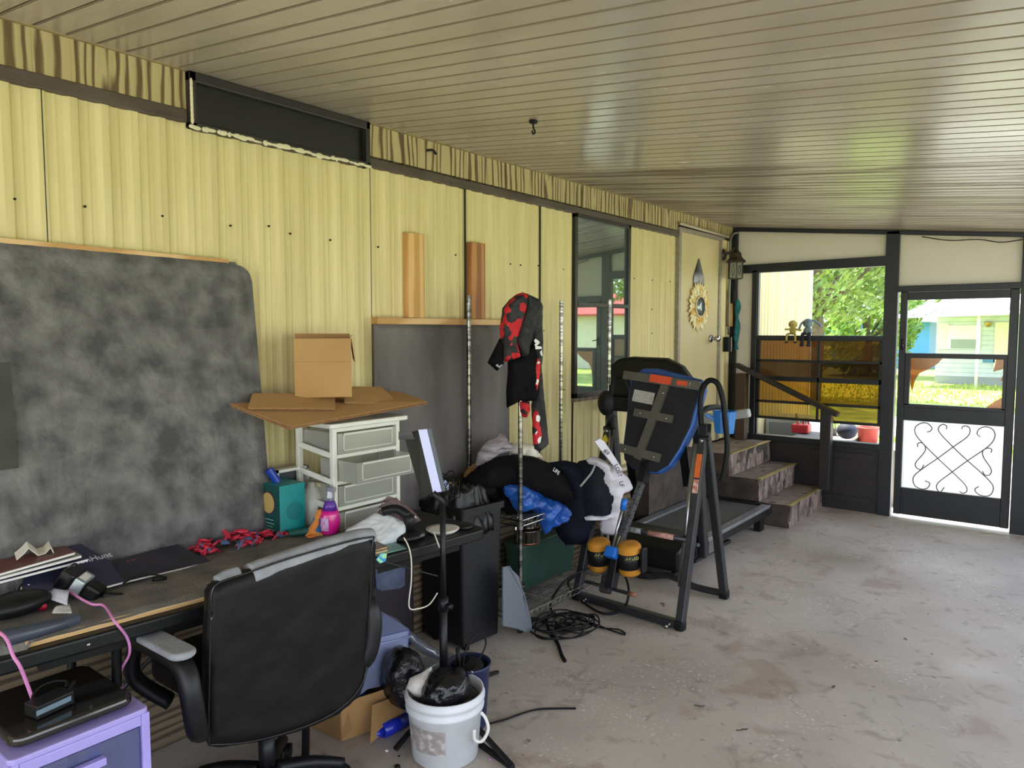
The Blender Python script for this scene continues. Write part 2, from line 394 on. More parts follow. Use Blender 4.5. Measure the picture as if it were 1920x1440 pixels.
b = MB(); b.boxp((-2.80, -3.0, 2.435), (-2.762, 1.515, 2.60)); b.boxp((-2.80, 2.41, 2.435), (-2.762, 5.78, 2.60)); b.boxp((-2.80, 5.78, 2.49), (-2.762, 7.0, 2.60))
# plank joints pressed into the fascia are part of the same strip
y = -2.9
while y < 6.95:
    if not 1.45 < y < 2.42: b.boxp((-2.7622, y, 2.49 if y > 5.7 else 2.437), (-2.7595, y + .012, 2.598))
    y += .118
struct(b.build('trim_2', m_fascia))
b = MB(); b.boxp((-2.80, -3.0, 2.392), (-2.752, 1.515, 2.440)); b.boxp((-2.80, 2.41, 2.380), (-2.752, 5.775, 2.425)); struct(b.build('trim_3', mat('brown_drip_strip', '3f332d', '564a42', 8, (1, .4, 1), rough=.5), bevel=.004))
b = MB(); b.boxp((-2.80, -3.0, 2.582), (-2.745, 7.0, 2.60)); struct(b.build('trim_4', mat('tan_crown_strip', 'a3946a', '93845c', 8, rough=.5)))
# skirting below the trailer and its ledge
b = MB(); b.boxp((-2.79, -3.0, 0), (-2.745, 5.72, .565)); struct(b.build('baseboard_left', m_skirt))
b = MB(); b.boxp((-2.80, -3.0, .562), (-2.70, 5.72, .585)); struct(b.build('trim_5', mat('pale_ledge', 'b0a68f', 'c8bfa8', 10, rough=.7)))
# screws in the siding
b = MB()
for x, y in ((28,373),(160,387),(305,405),(433,423),(505,424),(545,438),(620,450),(710,463),(855,478),(905,491),(958,495),(977,497),(1010,498),(1057,505),(1190,522),(1224,525),(1257,528),(1223,580),(1223,625),(1058,731),(1020,620)):
    p = at(x, y, 'x', WX + .014); b.cyl(p - V((.006, 0, 0)), p, .0045, n=8)
struct(b.build('trim_6', m_rubber))
# transom vent
t = thing('window_2', 'long narrow black transom window high under the ceiling', 'window', (-2.77, 1.96, 2.37)); del t['label']; del t['category']; struct(t)
b = MB(); b.boxp((-2.79, 1.515, 2.372), (-2.735, 2.41, 2.395)); b.boxp((-2.79, 1.515, 2.545), (-2.735, 2.41, 2.583)); b.boxp((-2.79, 1.515, 2.372), (-2.735, 1.545, 2.583)); b.boxp((-2.79, 2.385, 2.372), (-2.735, 2.41, 2.583))
b.build('window_frame', m_brownpaint, t, bevel=.004)
b = MB(); b.boxp((-2.79, 1.54, 2.39), (-2.765, 2.39, 2.55)); b.build('pane', mat('black_glass', '0b0b0b', '151412', 30, rough=.35), t)
b = MB(); random.seed(3)
y = 1.52
while y < 2.40:
    L = random.uniform(.015, .06); h = random.uniform(.004, .012); b.blob((-2.733, y, 2.372 + random.uniform(0, .006)), (.003, L / 2, h), 2, .3, 40, y); y += L * .7
z = 2.40
while z < 2.55: b.blob((-2.733, 1.522, z), (.003, .006, .016), 2, .3, 40, z); z += .02
b.build('peeling_paint', mat('old_white_caulk', 'd9d2b4', rough=.9), t, smooth=True)
# window_1
t = thing('window_1', '', '', (-2.77, 4.58, 1.14)); del t['label']; del t['category']; struct(t)
b = MB(); X0, X1 = -2.79, -2.748
b.boxp((X0, 4.205, 1.14), (X1, 4.235, 2.385)); b.boxp((X0, 4.925, 1.14), (X1, 4.96, 2.385)); b.boxp((X0, 4.205, 2.355), (X1, 4.96, 2.385)); b.boxp((X0, 4.205, 1.14), (X1, 4.96, 1.175)); b.boxp((X0, 4.235, 1.765), (X1 + .004, 4.925, 1.795))
b.build('window_frame', m_brownpaint, t, bevel=.003)
b = MB(); b.boxp((-2.79, 4.235, 1.795), (-2.768, 4.925, 2.357)); b.build('pane', m_glassy, t)
b = MB(); b.boxp((-2.79, 4.235, 1.175), (-2.764, 4.925, 1.765)); b.build('pane', m_glassy, t)
b = MB(); b.boxp((-2.775, 4.19, 1.118), (-2.735, 4.975, 1.142)); b.build('window_sill', mat('rough_brown_sill', '6b5c50', '8b7c6c', 20, rough=.8, bump=.4, bscale=60), t)
# door_1 on the trailer
t = thing('door_1', '', '', (-2.77, 6.24, .57)); del t['label']; del t['category']; struct(t)
b = MB(); b.boxp((-2.80, 5.83, .57), (-2.768, 6.655, 2.44)); b.build('door_leaf', m_door, t)
b = MB(); b.boxp((-2.80, 5.775, .57), (-2.745, 5.80, 2.46)); b.boxp((-2.80, 5.812, .57), (-2.752, 5.832, 2.44)); b.boxp((-2.80, 5.78, 2.445), (-2.742, 6.73, 2.462)); b.boxp((-2.80, 5.80, 2.43), (-2.75, 6.70, 2.445)); b.boxp((-2.80, 6.655, .57), (-2.755, 6.70, 2.44)); b.build('door_frame', m_alu, t)
b = MB(); b.tube([(-2.738, 5.76, 2.487), (-2.738, 6.2, 2.483), (-2.738, 6.8, 2.478)], .013, 10); b.build('drip_pipe', mat('greyed_cream_pipe', 'b5aa8e', rough=.5), t, smooth=True)
kp = at(1337, 635, 'x', -2.74); b = MB(); b.cyl(kp + V((-.03, 0, 0)), kp + V((-.015, 0, 0)), .034, n=24); b.cyl(kp + V((-.02, 0, 0)), kp + V((.02, 0, 0)), .014); b.lathe(kp + V((.02, 0, 0)), [(.014, 0), (.028, .01), (.032, .025), (.027, .042), (.0, .046)], 24, RY(90)); b.build('door_knob', m_chrome, t, smooth=True)
# ---------------- front wall: screened frame
Y0, Y1 = FY - .03, FY + .045
t = thing('wall_front', '', '', (-1.6, FY, 0)); del t['label']; del t['category']; struct(t)
b = MB()
b.prism([(-2.78, Y0, cz(-2.78)), (1.7, Y0, cz(1.7)), (1.7, Y0, cz(1.7) - .035), (-2.78, Y0, cz(-2.78) - .035)], (0, .075, 0))
b.boxp((-2.78, Y0, .0), (-2.715, Y1, 2.55))
b.boxp((-2.565, Y0, .57), (-2.515, Y1, 2.17))
b.prism([(-2.72, Y0, 2.145), (-1.41, Y0, 2.150), (-1.41, Y0, 2.235), (-2.72, Y0, 2.222)], (0, .075, 0))
b.boxp((-1.42, Y0, 0), (-1.315, Y1, 2.44))
b.boxp((-1.32, Y0 - .005, 1.925), (-.45, Y1, 1.975))
b.boxp((-.455, Y0 - .006, 0), (-.34, Y1, cz(-.4) - .02))
b.boxp((-2.52, Y0, 1.508), (-1.41, Y1 - .02, 1.556))
b.boxp((-2.72, Y0 - .01, .565), (-1.41, Y1, .617))
b.boxp((-.34, Y0, .7), (1.7, Y1, .76)); b.boxp((1.6, Y0, 0), (1.7, Y1, 2.1)); b.boxp((.6, Y0, 0), (.68, Y1, 2.2)); b.boxp((-.34, Y0, 1.9), (1.7, Y1, 1.96))
b.build('frame_timber', m_blackframe, t, bevel=.004)
b = MB(); b.boxp((-2.75, FY - .005, 0), (-1.41, FY + .03, .57)); b.boxp((-.34, FY - .005, 0), (1.7, FY + .03, .72)); b.boxp((-2.0, FY - .018, .08), (-1.47, FY - .004, .13)); b.boxp((-2.0, FY - .018, .46), (-1.47, FY - .004, .52)); b.build('kick_panel', m_brownpaint, t, bevel=.003)
m_trans = clearmat('cream_fibreglass', 'ffffff', 'cfc9ba', 1.0, .03, .3)
b = MB(); b.prism([(-2.715, FY, 2.215), (-1.42, FY, 2.225), (-1.42, FY, cz(-1.42) - .02), (-2.715, FY, cz(-2.715) - .02)], (0, .012, 0)); b.build('infill_panel', m_trans, t)
b = MB(); b.boxp((-2.715, FY, .60), (-2.565, FY + .012, 2.16)); b.build('infill_panel', m_trans, t)
b = MB(); b.boxp((-1.315, FY, 1.97), (-.45, FY + .012, 2.40)); b.build('infill_panel', m_trans, t)
b = MB(); b.boxp((-.34, FY, 1.96), (1.6, FY + .012, 2.2)); b.build('infill_panel', m_trans, t)
b = MB(); b.tube([(-1.15, FY - .03, cz(-1.15) - .05), (-.95, FY - .035, cz(-.95) - .075), (-.75, FY - .035, cz(-.75) - .062), (-.6, FY - .035, cz(-.6) - .08), (-.46, FY - .03, cz(-.46) - .055)], .004, 6, 5); b.build('loose_wire', m_rubber, t, smooth=True)
# window_3: jalousie with amber panes
t = thing('window_3', '', '', (-1.97, FY, .617)); del t['label']; del t['category']; struct(t)
b = MB(); ya, yb = FY + .0, FY + .03
b.boxp((-2.515, ya, .79), (-2.485, yb, 1.52)); b.boxp((-1.445, ya, .79), (-1.42, yb, 1.52)); b.boxp((-1.96, ya, .78), (-1.94, yb, 1.52))
for z0, z1 in ((1.308, 1.331), (1.13, 1.173), (.921, .945), (.768, .792)): b.boxp((-2.51, ya, z0), (-1.42, yb, z1))
b.boxp((-2.515, ya, .617), (-2.50, yb, .79)); b.boxp((-2.515, FY - .02, 1.55), (-2.505, yb, 2.15))
b.build('window_frame', m_blackframe, t, bevel=.002)
rows = [((1.331, 1.51), clearmat('amber_pane_a', 'ab906d', '8c6c44', .12, .05)), ((1.173, 1.308), clearmat('brown_pane', '84735d', '5a4632', .2, .05)), ((.945, 1.13), clearmat('amber_pane_b', 'b59d65', 'a07a38', .1, .05)), ((.792, .921), clearmat('amber_pane_c', 'c8b88c', 'b09458', .1, .05))]
for (z0, z1), m in rows:
    for x0, x1 in ((-2.487, -1.958), (-1.942, -1.443)):
        b = MB(); b.boxp((x0, FY + .012, z0), (x1, FY + .016, z1)); b.build('pane', m, t)
# door_2: the screen door
t = thing('door_2', '', '', (-.88, FY, 0)); del t['label']; del t['category']; struct(t)
DY0, DY1 = FY - .02, FY + .02
b = MB()
b.boxp((-1.293, DY0, .03), (-1.240, DY1, 1.925)); b.boxp((-.522, DY0, .03), (-.462, DY1, 1.925)); b.boxp((-1.2401, DY0 + .002, 1.856), (-.5219, DY1 - .002, 1.923)); b.boxp((-1.2401, DY0 + .002, .842), (-.5219, DY1 - .002, .972)); b.boxp((-1.2401, DY0 + .002, .032), (-.5219, DY1 - .002, .262))
b.build('door_leaf', m_blackframe, t, bevel=.004)
b = MB(); b.boxp((-1.24, DY0 - .01, 1.372), (-.522, DY1 - .02, 1.412)); b.boxp((-1.24, DY0 - .01, .97), (-1.20, DY1 - .02, 1.38)); b.boxp((-.545, DY0 - .01, .97), (-.522, DY1 - .02, 1.38)); b.boxp((-1.24, DY0 - .01, .955), (-.522, DY1 - .02, .985)); b.build('sash_frame', m_blackframe, t, bevel=.003)
m_shard = clearmat('amber_shard', 'c0986a', 'b08048', .4, .05)
def dp(x, y): return at(x, y, 'y', FY)
for pts in ([(1706,668),(1769,670),(1758,682),(1742,692),(1724,700),(1716,712),(1710,735),(1707,722)], [(1868,671),(1886,671),(1886,690),(1878,693),(1862,697),(1866,684)], [(1886,742),(1886,764),(1880,768),(1849,764),(1866,752)], [(1884,695),(1886,717),(1876,713)]):
    b = MB(); b.prism([dp(x, y) for x, y in pts], (0, .004, 0)); b.build('broken_pane', m_shard, t)
b = MB(); b.boxp((-1.255, FY + .012, .25), (-.482, FY + .018, .85)); b.build('white_screen', clearmat('milky_screen', 'f0f0f0', 'eef0f0', .8, .03), t)
def sp(p): return at(1340 + p[0] * .302, 740 + p[1] * .302, 'y', FY - .012)
scr = [[(1318,232),(1340,225),(1348,205),(1320,178),(1280,178),(1245,205),(1250,250),(1300,310),(1385,395),(1475,480),(1555,560),(1565,600),(1540,612),(1520,600)],
 [(1438,215),(1440,195),(1415,185),(1390,205),(1400,240),(1480,325),(1570,410),(1660,490),(1725,560),(1722,610),(1690,630),(1640,620),(1615,590),(1640,570)],
 [(1535,215),(1540,198),(1565,195),(1585,215),(1570,260),(1480,325),(1385,395),(1290,460),(1235,510),(1240,560),(1280,585),(1320,580),(1335,550),(1305,535)],
 [(1650,262),(1630,245),(1640,215),(1680,200),(1725,215),(1740,260),(1700,320),(1570,410),(1475,480),(1390,545),(1378,580),(1400,605),(1425,575)],
 [(1262,325),(1260,305),(1285,298),(1308,325),(1300,360),(1250,420),(1250,450),(1280,465),(1298,435)],
 [(1715,360),(1720,340),(1695,332),(1665,350),(1670,390),(1715,460),(1710,495),(1680,500),(1662,475)]]
b = MB()
for s_ in scr: b.tube([sp(p) for p in s_], .0042, 6, 6)
b.build('iron_scrollwork', mat('grey_iron', '5a5552', rough=.5), t, smooth=True)
b = MB(); b.boxp((-1.275, FY - .04, 1.44), (-1.255, FY - .02, 1.53)); b.tube([(-1.265, FY - .04, 1.50), (-1.262, FY - .075, 1.495), (-1.23, FY - .08, 1.49)], .006, 8, 4); b.build('door_handle', m_blackframe, t, smooth=True)
# open sides (behind and to the right of the camera): low wall, posts and header
b = MB()
for y in (-3.0, -.6, 1.9, 4.4, 6.9): b.boxp((1.5, y, 0), (1.6, y + .09, 2.2))
b.boxp((1.5, -3.0, 0), (1.6, 7.0, .45)); b.boxp((1.5, -3.0, 2.08), (1.6, 7.0, 2.2)); struct(b.build('wall_right', m_blackframe))
# ================================================================== OUTSIDE
m_gravel = mat('pale_gravel', 'b5aea3', 'd6d0c6', 30, rough=.9, bump=.5, bscale=80, detail=8)
m_drive = mat('pale_driveway', 'd8d2c8', 'c9c2b6', 2, rough=.85)
m_grass = mat('sunlit_grass', '7d9440', 'a9b25c', 2.5, rough=.95, bump=.6, bscale=30, detail=9)
b = MB(); b.boxp((-70, -30, -.2), (70, 90, -.14)); struct(b.build('ground', m_grass))
b = MB(); b.boxp((-3.4, 7.12, -.14), (6, 11.0, -.02)); b.boxp((1.7, -12, -.14), (8, 7.12, -.02)); b.boxp((-6, -12, -.14), (1.7, -3.2, -.02)); struct(b.build('ground', m_gravel))
b = MB(); b.boxp((-3, 13.2, -.14), (9, 18.0, -.09)); struct(b.build('ground', m_drive))
b = MB(); n = 9000; random.seed(11)
for i in range(n):
    y = random.uniform(11, 27) if random.random() < .8 else random.uniform(11, 13.2)
    if 13.2 < y < 18.3 and random.random() < .96: continue
    x = random.uniform(-.42 * y - 1.5, .1 * y); h = random.uniform(.03, .1) + (0.12 if y > 25.5 else 0) * random.random(); a = random.uniform(0, 3.14); w = .012 + .0006 * y
    dx, dy = math.cos(a) * w, math.sin(a) * w
    b.add([(x - dx, y - dy, -.14), (x + dx, y + dy, -.14), (x + random.uniform(-.03, .03), y, -.14 + h)], [(0, 1, 2)])
tag(b.build('grass_blades', mat('grass_blade', '8aa544', 'b9c160', 4, rough=.9)), 'short sunlit lawn grass between the gravel and the white bungalow', 'grass', kind='stuff')
# trailer siding going on beyond the screened wall
b = siding(7.03, 9.56, .28, 2.55, ''); tag(b.build('trailer_siding', mat('cream_outer_siding', 'b3a878', 'c2b78a', 8, (1, 2, .1), rough=.55)), 'cream ribbed trailer siding outside, seen through the upper opening of the amber window', 'wall'); struct(bpy.data.objects['trailer_siding']); 
for k in ('label', 'category'): del bpy.data.objects['trailer_siding'][k]
b = MB(); b.boxp((-4.5, 7.2, 0), (WX - .02, 9.55, 2.9)); b.boxp((WX - .05, 9.54, .28), (WX + .02, 9.58, 2.55)); b.boxp((WX - .1, 7.03, -.1), (WX - .03, 9.55, .3)); struct(b.build('wall_outer', m_cream))
def leafcloud(c, r, n, size, seed, lo=0):
    rr = random.Random(seed); b = MB(); c = V(c)
    vs = []; fs = []
    for i in range(n):
        while True:
            p = V((rr.uniform(-1, 1), rr.uniform(-1, 1), rr.uniform(-1, 1)))
            if p.length < 1 and (p.length > .35): break
        q = V((p.x * r[0], p.y * r[1], p.z * r[2]))
        if noise.noise(q * (1.8 / max(r)) * 2 + V((seed, 0, 0))) < -.12: continue
        a = V((rr.uniform(-1, 1), rr.uniform(-1, 1), rr.uniform(-1, 1))).normalized(); d = a.orthogonal().normalized(); e = a.cross(d); s = size * rr.uniform(.6, 1.3); k = len(vs)
        P = c + q; vs += [P - d * s, P - e * s * .4, P + d * s, P + e * s * .4]; fs.append((k, k + 1, k + 2, k + 3))
    b.add(vs, fs); return b
m_leaf = mat('oak_leaf', '5f7a3a', '93a455', 1.2, rough=.6, lo=.3, hi=.7, detail=6)
m_leaf2 = mat('bright_leaf', '6f9440', 'a9bf5e', 1.5, rough=.6)
m_bark = mat('bark', '5b4d40', '77685a', 8, rough=.9, bump=.5)
def tree(label, p, h, r, n, size, seed, m, trunk=.22, name='broadleaf_tree'):
    t = thing(name, label, 'tree', p, group=None)
    b = MB(); P = V(p); b.tube([P, P + V((.1, 0, h * .35)), P + V((-.1, .1, h * .75))], lambda u: trunk * (1 - .6 * u), 10, 3)
    for k in range(5): a = k * 1.26; b.tube([P + V((0, 0, h * .4)), P + V((math.cos(a) * r[0] * .5, math.sin(a) * r[1] * .5, h * .75))], lambda u: trunk * .4 * (1 - .7 * u), 7)
    b.build('trunk', m_bark, t, smooth=True)
    leafcloud(P + V((0, 0, h)), r, n, size, seed).build('crown', m, t)
tree('big leafy oak seen through the upper amber window opening', (-5.3, 18.5, -.14), 5.0, (3.6, 3.0, 3.2), 30000, .10, 3, m_leaf)
tree('bushy tree standing behind the roof of the white bungalow', (-1.6, 40, -.14), 5.0, (5.3, 3.0, 3.8), 15000, .2, 5, m_leaf2)
tree('bright green tree left of the white bungalow porch', (-6.9, 31, -.14), 3.0, (2.0, 2.0, 3.2), 12000, .14, 6, m_leaf2)
tree('distant dense tree behind the blue house', (-16, 50, -.14), 5.8, (7, 3, 5.2), 12000, .25, 9, m_leaf)
b = leafcloud((-9.5, 27.0, .7), (2.6, 1.0, .9), 5000, .1, 12); tag(b.build('hedge_bush', m_leaf2), 'low light green bush in front of the blue house', 'bush')
# white bungalow across the street, at y 28
HB = 28.0
def hp(x, y, yy=HB): return at(x, y, 'y', yy)
t = thing('white_bungalow', 'white clapboard bungalow with striped metal awning across the grass', 'house', (-1.2, HB, -.14))
m_wh = mat('white_clapboard', 'c3cad0', 'b6bec6', 3, rough=.6)
p0 = hp(1757, 600); x0 = p0.x
b = MB(); b.boxp((x0, HB, -.14), (4.5, HB + 6, 2.15)); z = .1
while z < 2.1: b.boxp((x0, HB - .02, z), (4.5, HB, z + .13)); z += .15
b.build('wall', m_wh, t)
b = MB(); b.boxp((x0, HB - .03, -.14), (4.5, HB, .12)); b.build('base_skirt', mat('grey_block_base', '8f9496', rough=.9), t)
b = MB(); b.prism([(x0 - .9, HB - 2.2, 1.98), (4.8, HB - 2.2, 2.25), (4.8, HB + .1, 2.72), (x0 - .2, HB + .1, 2.45)], (0, 0, .06)); b.prism([(x0 - .2, HB, 2.3), (4.8, HB, 2.6), (4.8, HB + 3, 3.0), (x0 - .2, HB + 3, 2.7)], (0, 0, .08))
b.build('awning_roof', mat('white_metal_roof', 'efefec', 'dcdcda', 2, rough=.45), t)
b = MB()
for k in range(22):
    xx = x0 - .75 + k * .33; dz = (xx - x0 + .9) * .0474
    b.prism([(xx, HB - 2.21, 2.05 + dz), (xx + .13, HB - 2.21, 2.056 + dz), (xx + .35, HB - 1.0, 2.305 + dz), (xx + .22, HB - 1.0, 2.30 + dz)], (0, 0, .012))
b.build('awning_stripe', mat('grey_awning_stripe', 'a9a9a7', rough=.5), t)
b = MB(); b.cyl((hp(1835, 600, HB - 2).x, HB - 2, -.14), (hp(1835, 600, HB - 2).x, HB - 2, 2.12), .04); b.cyl((x0 - .55, HB - 2, -.14), (x0 - .55, HB - 2, 2.0), .035); b.build('porch_post', mat('white_post', 'f0f0ee', rough=.5), t, smooth=True)
def rect(xa, ya, xb, yb, d=.03, yy=HB - .03):
    a = hp(xa, ya, yy); c = hp(xb, yb, yy); return (min(a.x, c.x), yy - d, min(a.z, c.z)), (max(a.x, c.x), yy, max(a.z, c.z))
b = MB(); b.boxp(*rect(1779, 610, 1838, 655)); w = b.build('window', mat('window_white', 'dfe3e4', rough=.4), t)
b = MB(); b.boxp(*rect(1783, 636, 1834, 654, .01, HB - .061)); b.build('pane', mat('grey_pane', '8a9494', rough=.2), w)
b = MB(); b.boxp(*rect(1760, 607, 1777, 655)); b.build('shutter', mat('pale_shutter', 'cfd2cf', rough=.6), t)
b = MB(); b.boxp(*rect(1866, 604, 1896, 690)); b.build('door', mat('pale_house_door', 'd5d2c2', rough=.6), t)
lp = hp(1853, 607, HB - .1); b = MB(); b.lathe(lp, [(.0, .06), (.12, .05), (.1, 0), (.05, -.1), (0, -.11)], 12); b.build('porch_lamp', mat('brass_lamp', 'b59a5a', rough=.3, metal=.6), t, smooth=True)
b = MB(); b.boxp(*rect(1843, 671, 1865, 680)); b.build('vent_panel', mat('blue_panel', '4c7fa8', rough=.6), t)
# blue house far away
t = thing('blue_house', 'low blue house with a white roof beyond the oak', 'house', (-12.5, 38, -.14))
b = MB(); a = at(1530, 632, 'y', 38); c = at(1675, 606, 'y', 38); b.boxp((a.x - 1, 38, -.14), (c.x + 1.5, 43, 2.0)); b.build('wall', mat('blue_house_wall', '4f8dc0', rough=.6), t)
b = MB(); b.prism([(a.x - 1.4, 37.5, 1.95), (c.x + 2, 37.5, 2.0), (c.x + 2, 40.5, 2.75), (a.x - 1.4, 40.5, 2.7)], (0, 0, .1)); b.build('roof', mat('pale_roof', 'dfe3e6', rough=.5), t)
b = MB(); b.boxp((a.x + 2, 37.9, .9), (a.x + 3.6, 38, 1.7)); b.build('window', m_wh, t)
# red roofed house that the trailer window mirrors
t = thing('red_roofed_house', 'grey house with a red roof reflected in the trailer window', 'house', (12, 30, -.14))
b = MB(); b.boxp((8, 29, -.14), (17, 34, 2.3)); b.build('wall', m_cream, t); b = MB(); b.prism([(7.5, 28.5, 2.25), (17.5, 28.5, 2.25), (17.5, 31.5, 3.3), (7.5, 31.5, 3.3)], (0, 0, .1)); b.build('roof', mat('red_roof', 'b4483e', rough=.6), t)
tree('spreading tree beside the red roofed house, mirrored in the window', (7.0, 24, -.14), 5.2, (3.5, 3, 2.6), 14000, .14, 21, m_leaf)
# things standing outside the front window
def outside_base(x, y): return at(x, y, 'z', -.02)
t = thing('air_conditioner', 'grey metal air conditioner box outside behind the handrail', 'air conditioner', (-2.62, 8.2, -.02))
b = MB(); b.boxp((-2.76, 8.0, .30), (-2.32, 8.55, .66)); b.build('housing', mat('grey_metal_box', 'a9aca9', '9a9d9a', 5, rough=.5), t, bevel=.01)
b = MB(); b.boxp((-2.72, 7.99, .34), (-2.36, 8.0, .62)); b.build('grille', mat('grey_grille', '74787a', rough=.5), t)
b = MB(); b.boxp((-2.74, 8.05, -.02), (-2.36, 8.5, .30)); b.build('block_stand', mat('concrete_block', '8f8c86', rough=.9), t)
b = MB(); b.boxp((-2.3, 7.2, -.02), (-1.76, 7.9, .56)); tag(b.build('outdoor_bench', mat('weathered_bench', '6a6560', '7c766f', 9, rough=.9)), 'dark weathered bench outside just below the amber window', 'bench')
t = thing('gas_can', 'red plastic gas can with a tan spout outside the window', 'gas can', (-2.08, 7.7, .56))
g = at(1502, 812, 'y', 7.7); g = V((g.x, 7.7, .56)); m_redp = mat('red_plastic', 'c8303a', rough=.45)
b = MB(); b.box(g + V((0, 0, .05)), (.17, .12, .09)); b.build('can', m_redp, t, bevel=.015)
b = MB(); b.tube([g + V((.02, 0, .09)), g + V((.025, 0, .14)), g + V((.055, 0, .15)), g + V((.075, 0, .1))], .009, 8, 5); b.build('handle', m_redp, t, smooth=True)
b = MB(); b.cyl(g + V((-.03, 0, .09)), g + V((-.05, 0, .2)), .02, .012); b.build('spout', mat('tan_spout', 'b3a77f', rough=.6), t, smooth=True)
t = thing('red_bucket', 'red plastic bucket outside at the right end of the window', 'bucket', (-1.55, 7.75, .5))
b = MB(); g = at(1627, 828, 'y', 7.75); g.z = .50; t['_o'] = tuple(t.location)
b.lathe(g, [(.0, 0), (.082, 0), (.097, .15), (.115, .155), (.115, .17), (.098, .172), (.09, .16), (.075, .01), (0, .01)], 28); b.build('body', mat('faded_red_bucket', 'c65a4c', 'b84a40', 8, rough=.5), t, smooth=True)
b = MB(); b.boxp((-1.72, 7.5, -.02), (-1.3, 8.0, .50)); tag(b.build('concrete_block_pile', mat('pale_block', 'c6c2ba', rough=.9)), 'pale block outside carrying the red bucket', 'block')
g = at(1590, 828, 'y', 7.45); b = MB(); b.blob((g.x, 7.4, .66), (.09, .09, .08), 3, .05, 6, 4); tag(b.build('cap_ball', mat('dark_blue_cap', '2c3140', '353b4d', 8, rough=.7), smooth=True), 'dark navy dome beside the red bucket outside the window', 'helmet')
g = at(1562, 820, 'y', 7.75); t = thing('small_plant_pot', 'small grey plant pot outside left of the navy dome', 'plant pot', (g.x, 7.75, .56))
b = MB(); b.lathe((g.x, 7.75, .56), [(0, 0), (.03, 0), (.042, .07), (.036, .07), (.0, .06)], 16); b.build('pot', mat('grey_pot', '8d8a80', rough=.8), t, smooth=True)
b = leafcloud((g.x, 7.75, .67), (.05, .05, .05), 300, .012, 8); b.build('foliage', m_leaf2, t)
# ================================================================== STEPS AND HANDRAIL
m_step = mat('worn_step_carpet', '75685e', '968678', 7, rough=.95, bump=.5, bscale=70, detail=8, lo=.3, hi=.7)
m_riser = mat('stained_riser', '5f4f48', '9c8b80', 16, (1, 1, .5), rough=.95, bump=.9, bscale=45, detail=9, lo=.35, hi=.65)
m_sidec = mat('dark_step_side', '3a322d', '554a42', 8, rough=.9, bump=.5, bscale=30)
m_gold = mat('brass_nosing', 'c9b876', 'a89454', 25, rough=.35, metal=.4)
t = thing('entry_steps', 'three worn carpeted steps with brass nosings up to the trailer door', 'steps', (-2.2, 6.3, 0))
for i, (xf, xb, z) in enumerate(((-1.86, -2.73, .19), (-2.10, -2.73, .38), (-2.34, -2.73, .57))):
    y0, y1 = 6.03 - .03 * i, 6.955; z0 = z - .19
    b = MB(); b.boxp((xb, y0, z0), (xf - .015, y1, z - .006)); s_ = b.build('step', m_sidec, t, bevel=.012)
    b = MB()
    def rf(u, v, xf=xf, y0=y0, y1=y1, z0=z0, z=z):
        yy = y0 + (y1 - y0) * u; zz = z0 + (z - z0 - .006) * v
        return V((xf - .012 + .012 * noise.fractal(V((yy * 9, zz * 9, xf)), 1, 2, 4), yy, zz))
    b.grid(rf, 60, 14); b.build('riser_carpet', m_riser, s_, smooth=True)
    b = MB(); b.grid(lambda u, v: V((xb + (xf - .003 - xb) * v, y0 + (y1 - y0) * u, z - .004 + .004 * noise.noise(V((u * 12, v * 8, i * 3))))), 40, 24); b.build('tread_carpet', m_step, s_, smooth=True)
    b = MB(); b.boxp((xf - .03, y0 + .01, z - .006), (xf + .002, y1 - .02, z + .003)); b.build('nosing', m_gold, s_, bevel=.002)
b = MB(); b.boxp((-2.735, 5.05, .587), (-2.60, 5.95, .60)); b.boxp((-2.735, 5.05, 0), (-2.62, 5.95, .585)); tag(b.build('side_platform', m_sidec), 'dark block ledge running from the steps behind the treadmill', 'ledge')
t = thing('stair_handrail', 'dark brown wooden handrail beside the entry steps', 'handrail', (-2.2, 6.87, 0))
ya = 6.86
pA = at(1392, 690, 'y', ya); pB = at(1572, 778, 'y', ya)
b = MB(); b.bar(pA + V((-.06, 0, .03)), pB, .09, .04); b.build('rail', m_brownpaint, t, bevel=.006)
q = at(1550, 790, 'y', ya); b = MB(); b.boxp((q.x - .045, ya - .04, .19), (q.x + .045, ya + .05, pA.z + (q.x - pA.x) * (pB.z - pA.z) / (pB.x - pA.x))); b.build('post', m_brownpaint, t, bevel=.005)
q = at(1393, 700, 'y', ya); b = MB(); b.boxp((q.x - .055, ya - .04, .57), (q.x + .04, ya + .05, q.z)); b.build('post', woodmat('worn_brown_post', '4a372c', '33261f', 4, (1, 1, .2), 5, .6, .1), t, bevel=.005)
# ================================================================== WALL FITTINGS
t = thing('wall_lantern', 'dark bronze wall lantern with leaded glass beside the trailer door', 'lantern', (-2.68, 6.82, 2.05))
m_bronze = mat('dark_bronze', '3a2f28', '4a3d33', 20, rough=.45, metal=.4)
L0 = V((-2.60, 6.80, 0)); lc = at(1373, 505, 'y', 6.8); lc = V((-2.655, 6.78, lc.z)); zt, zb = 2.235, 2.085
b = MB(); b.lathe((-2.765, 6.74, 2.31), [(0, -.005), (.052, -.005), (.052, .012), (.02, .03), (0, .03)], 20, RY(90)); b.tube([(-2.75, 6.74, 2.31), (-2.70, 6.76, 2.33), (-2.66, 6.78, 2.37), (-2.655, 6.78, 2.30)], .012, 8, 6); b.build('bracket', m_bronze, t, smooth=True)
b = MB(); b.lathe(lc * 1 + V((0, 0, zt - lc.z)), [(.098, 0), (.094, .012), (.06, .045), (.05, .085), (.025, .105), (.012, .13), (0, .14)], 6); b.build('roof_cap', m_bronze, t)
b = MB()
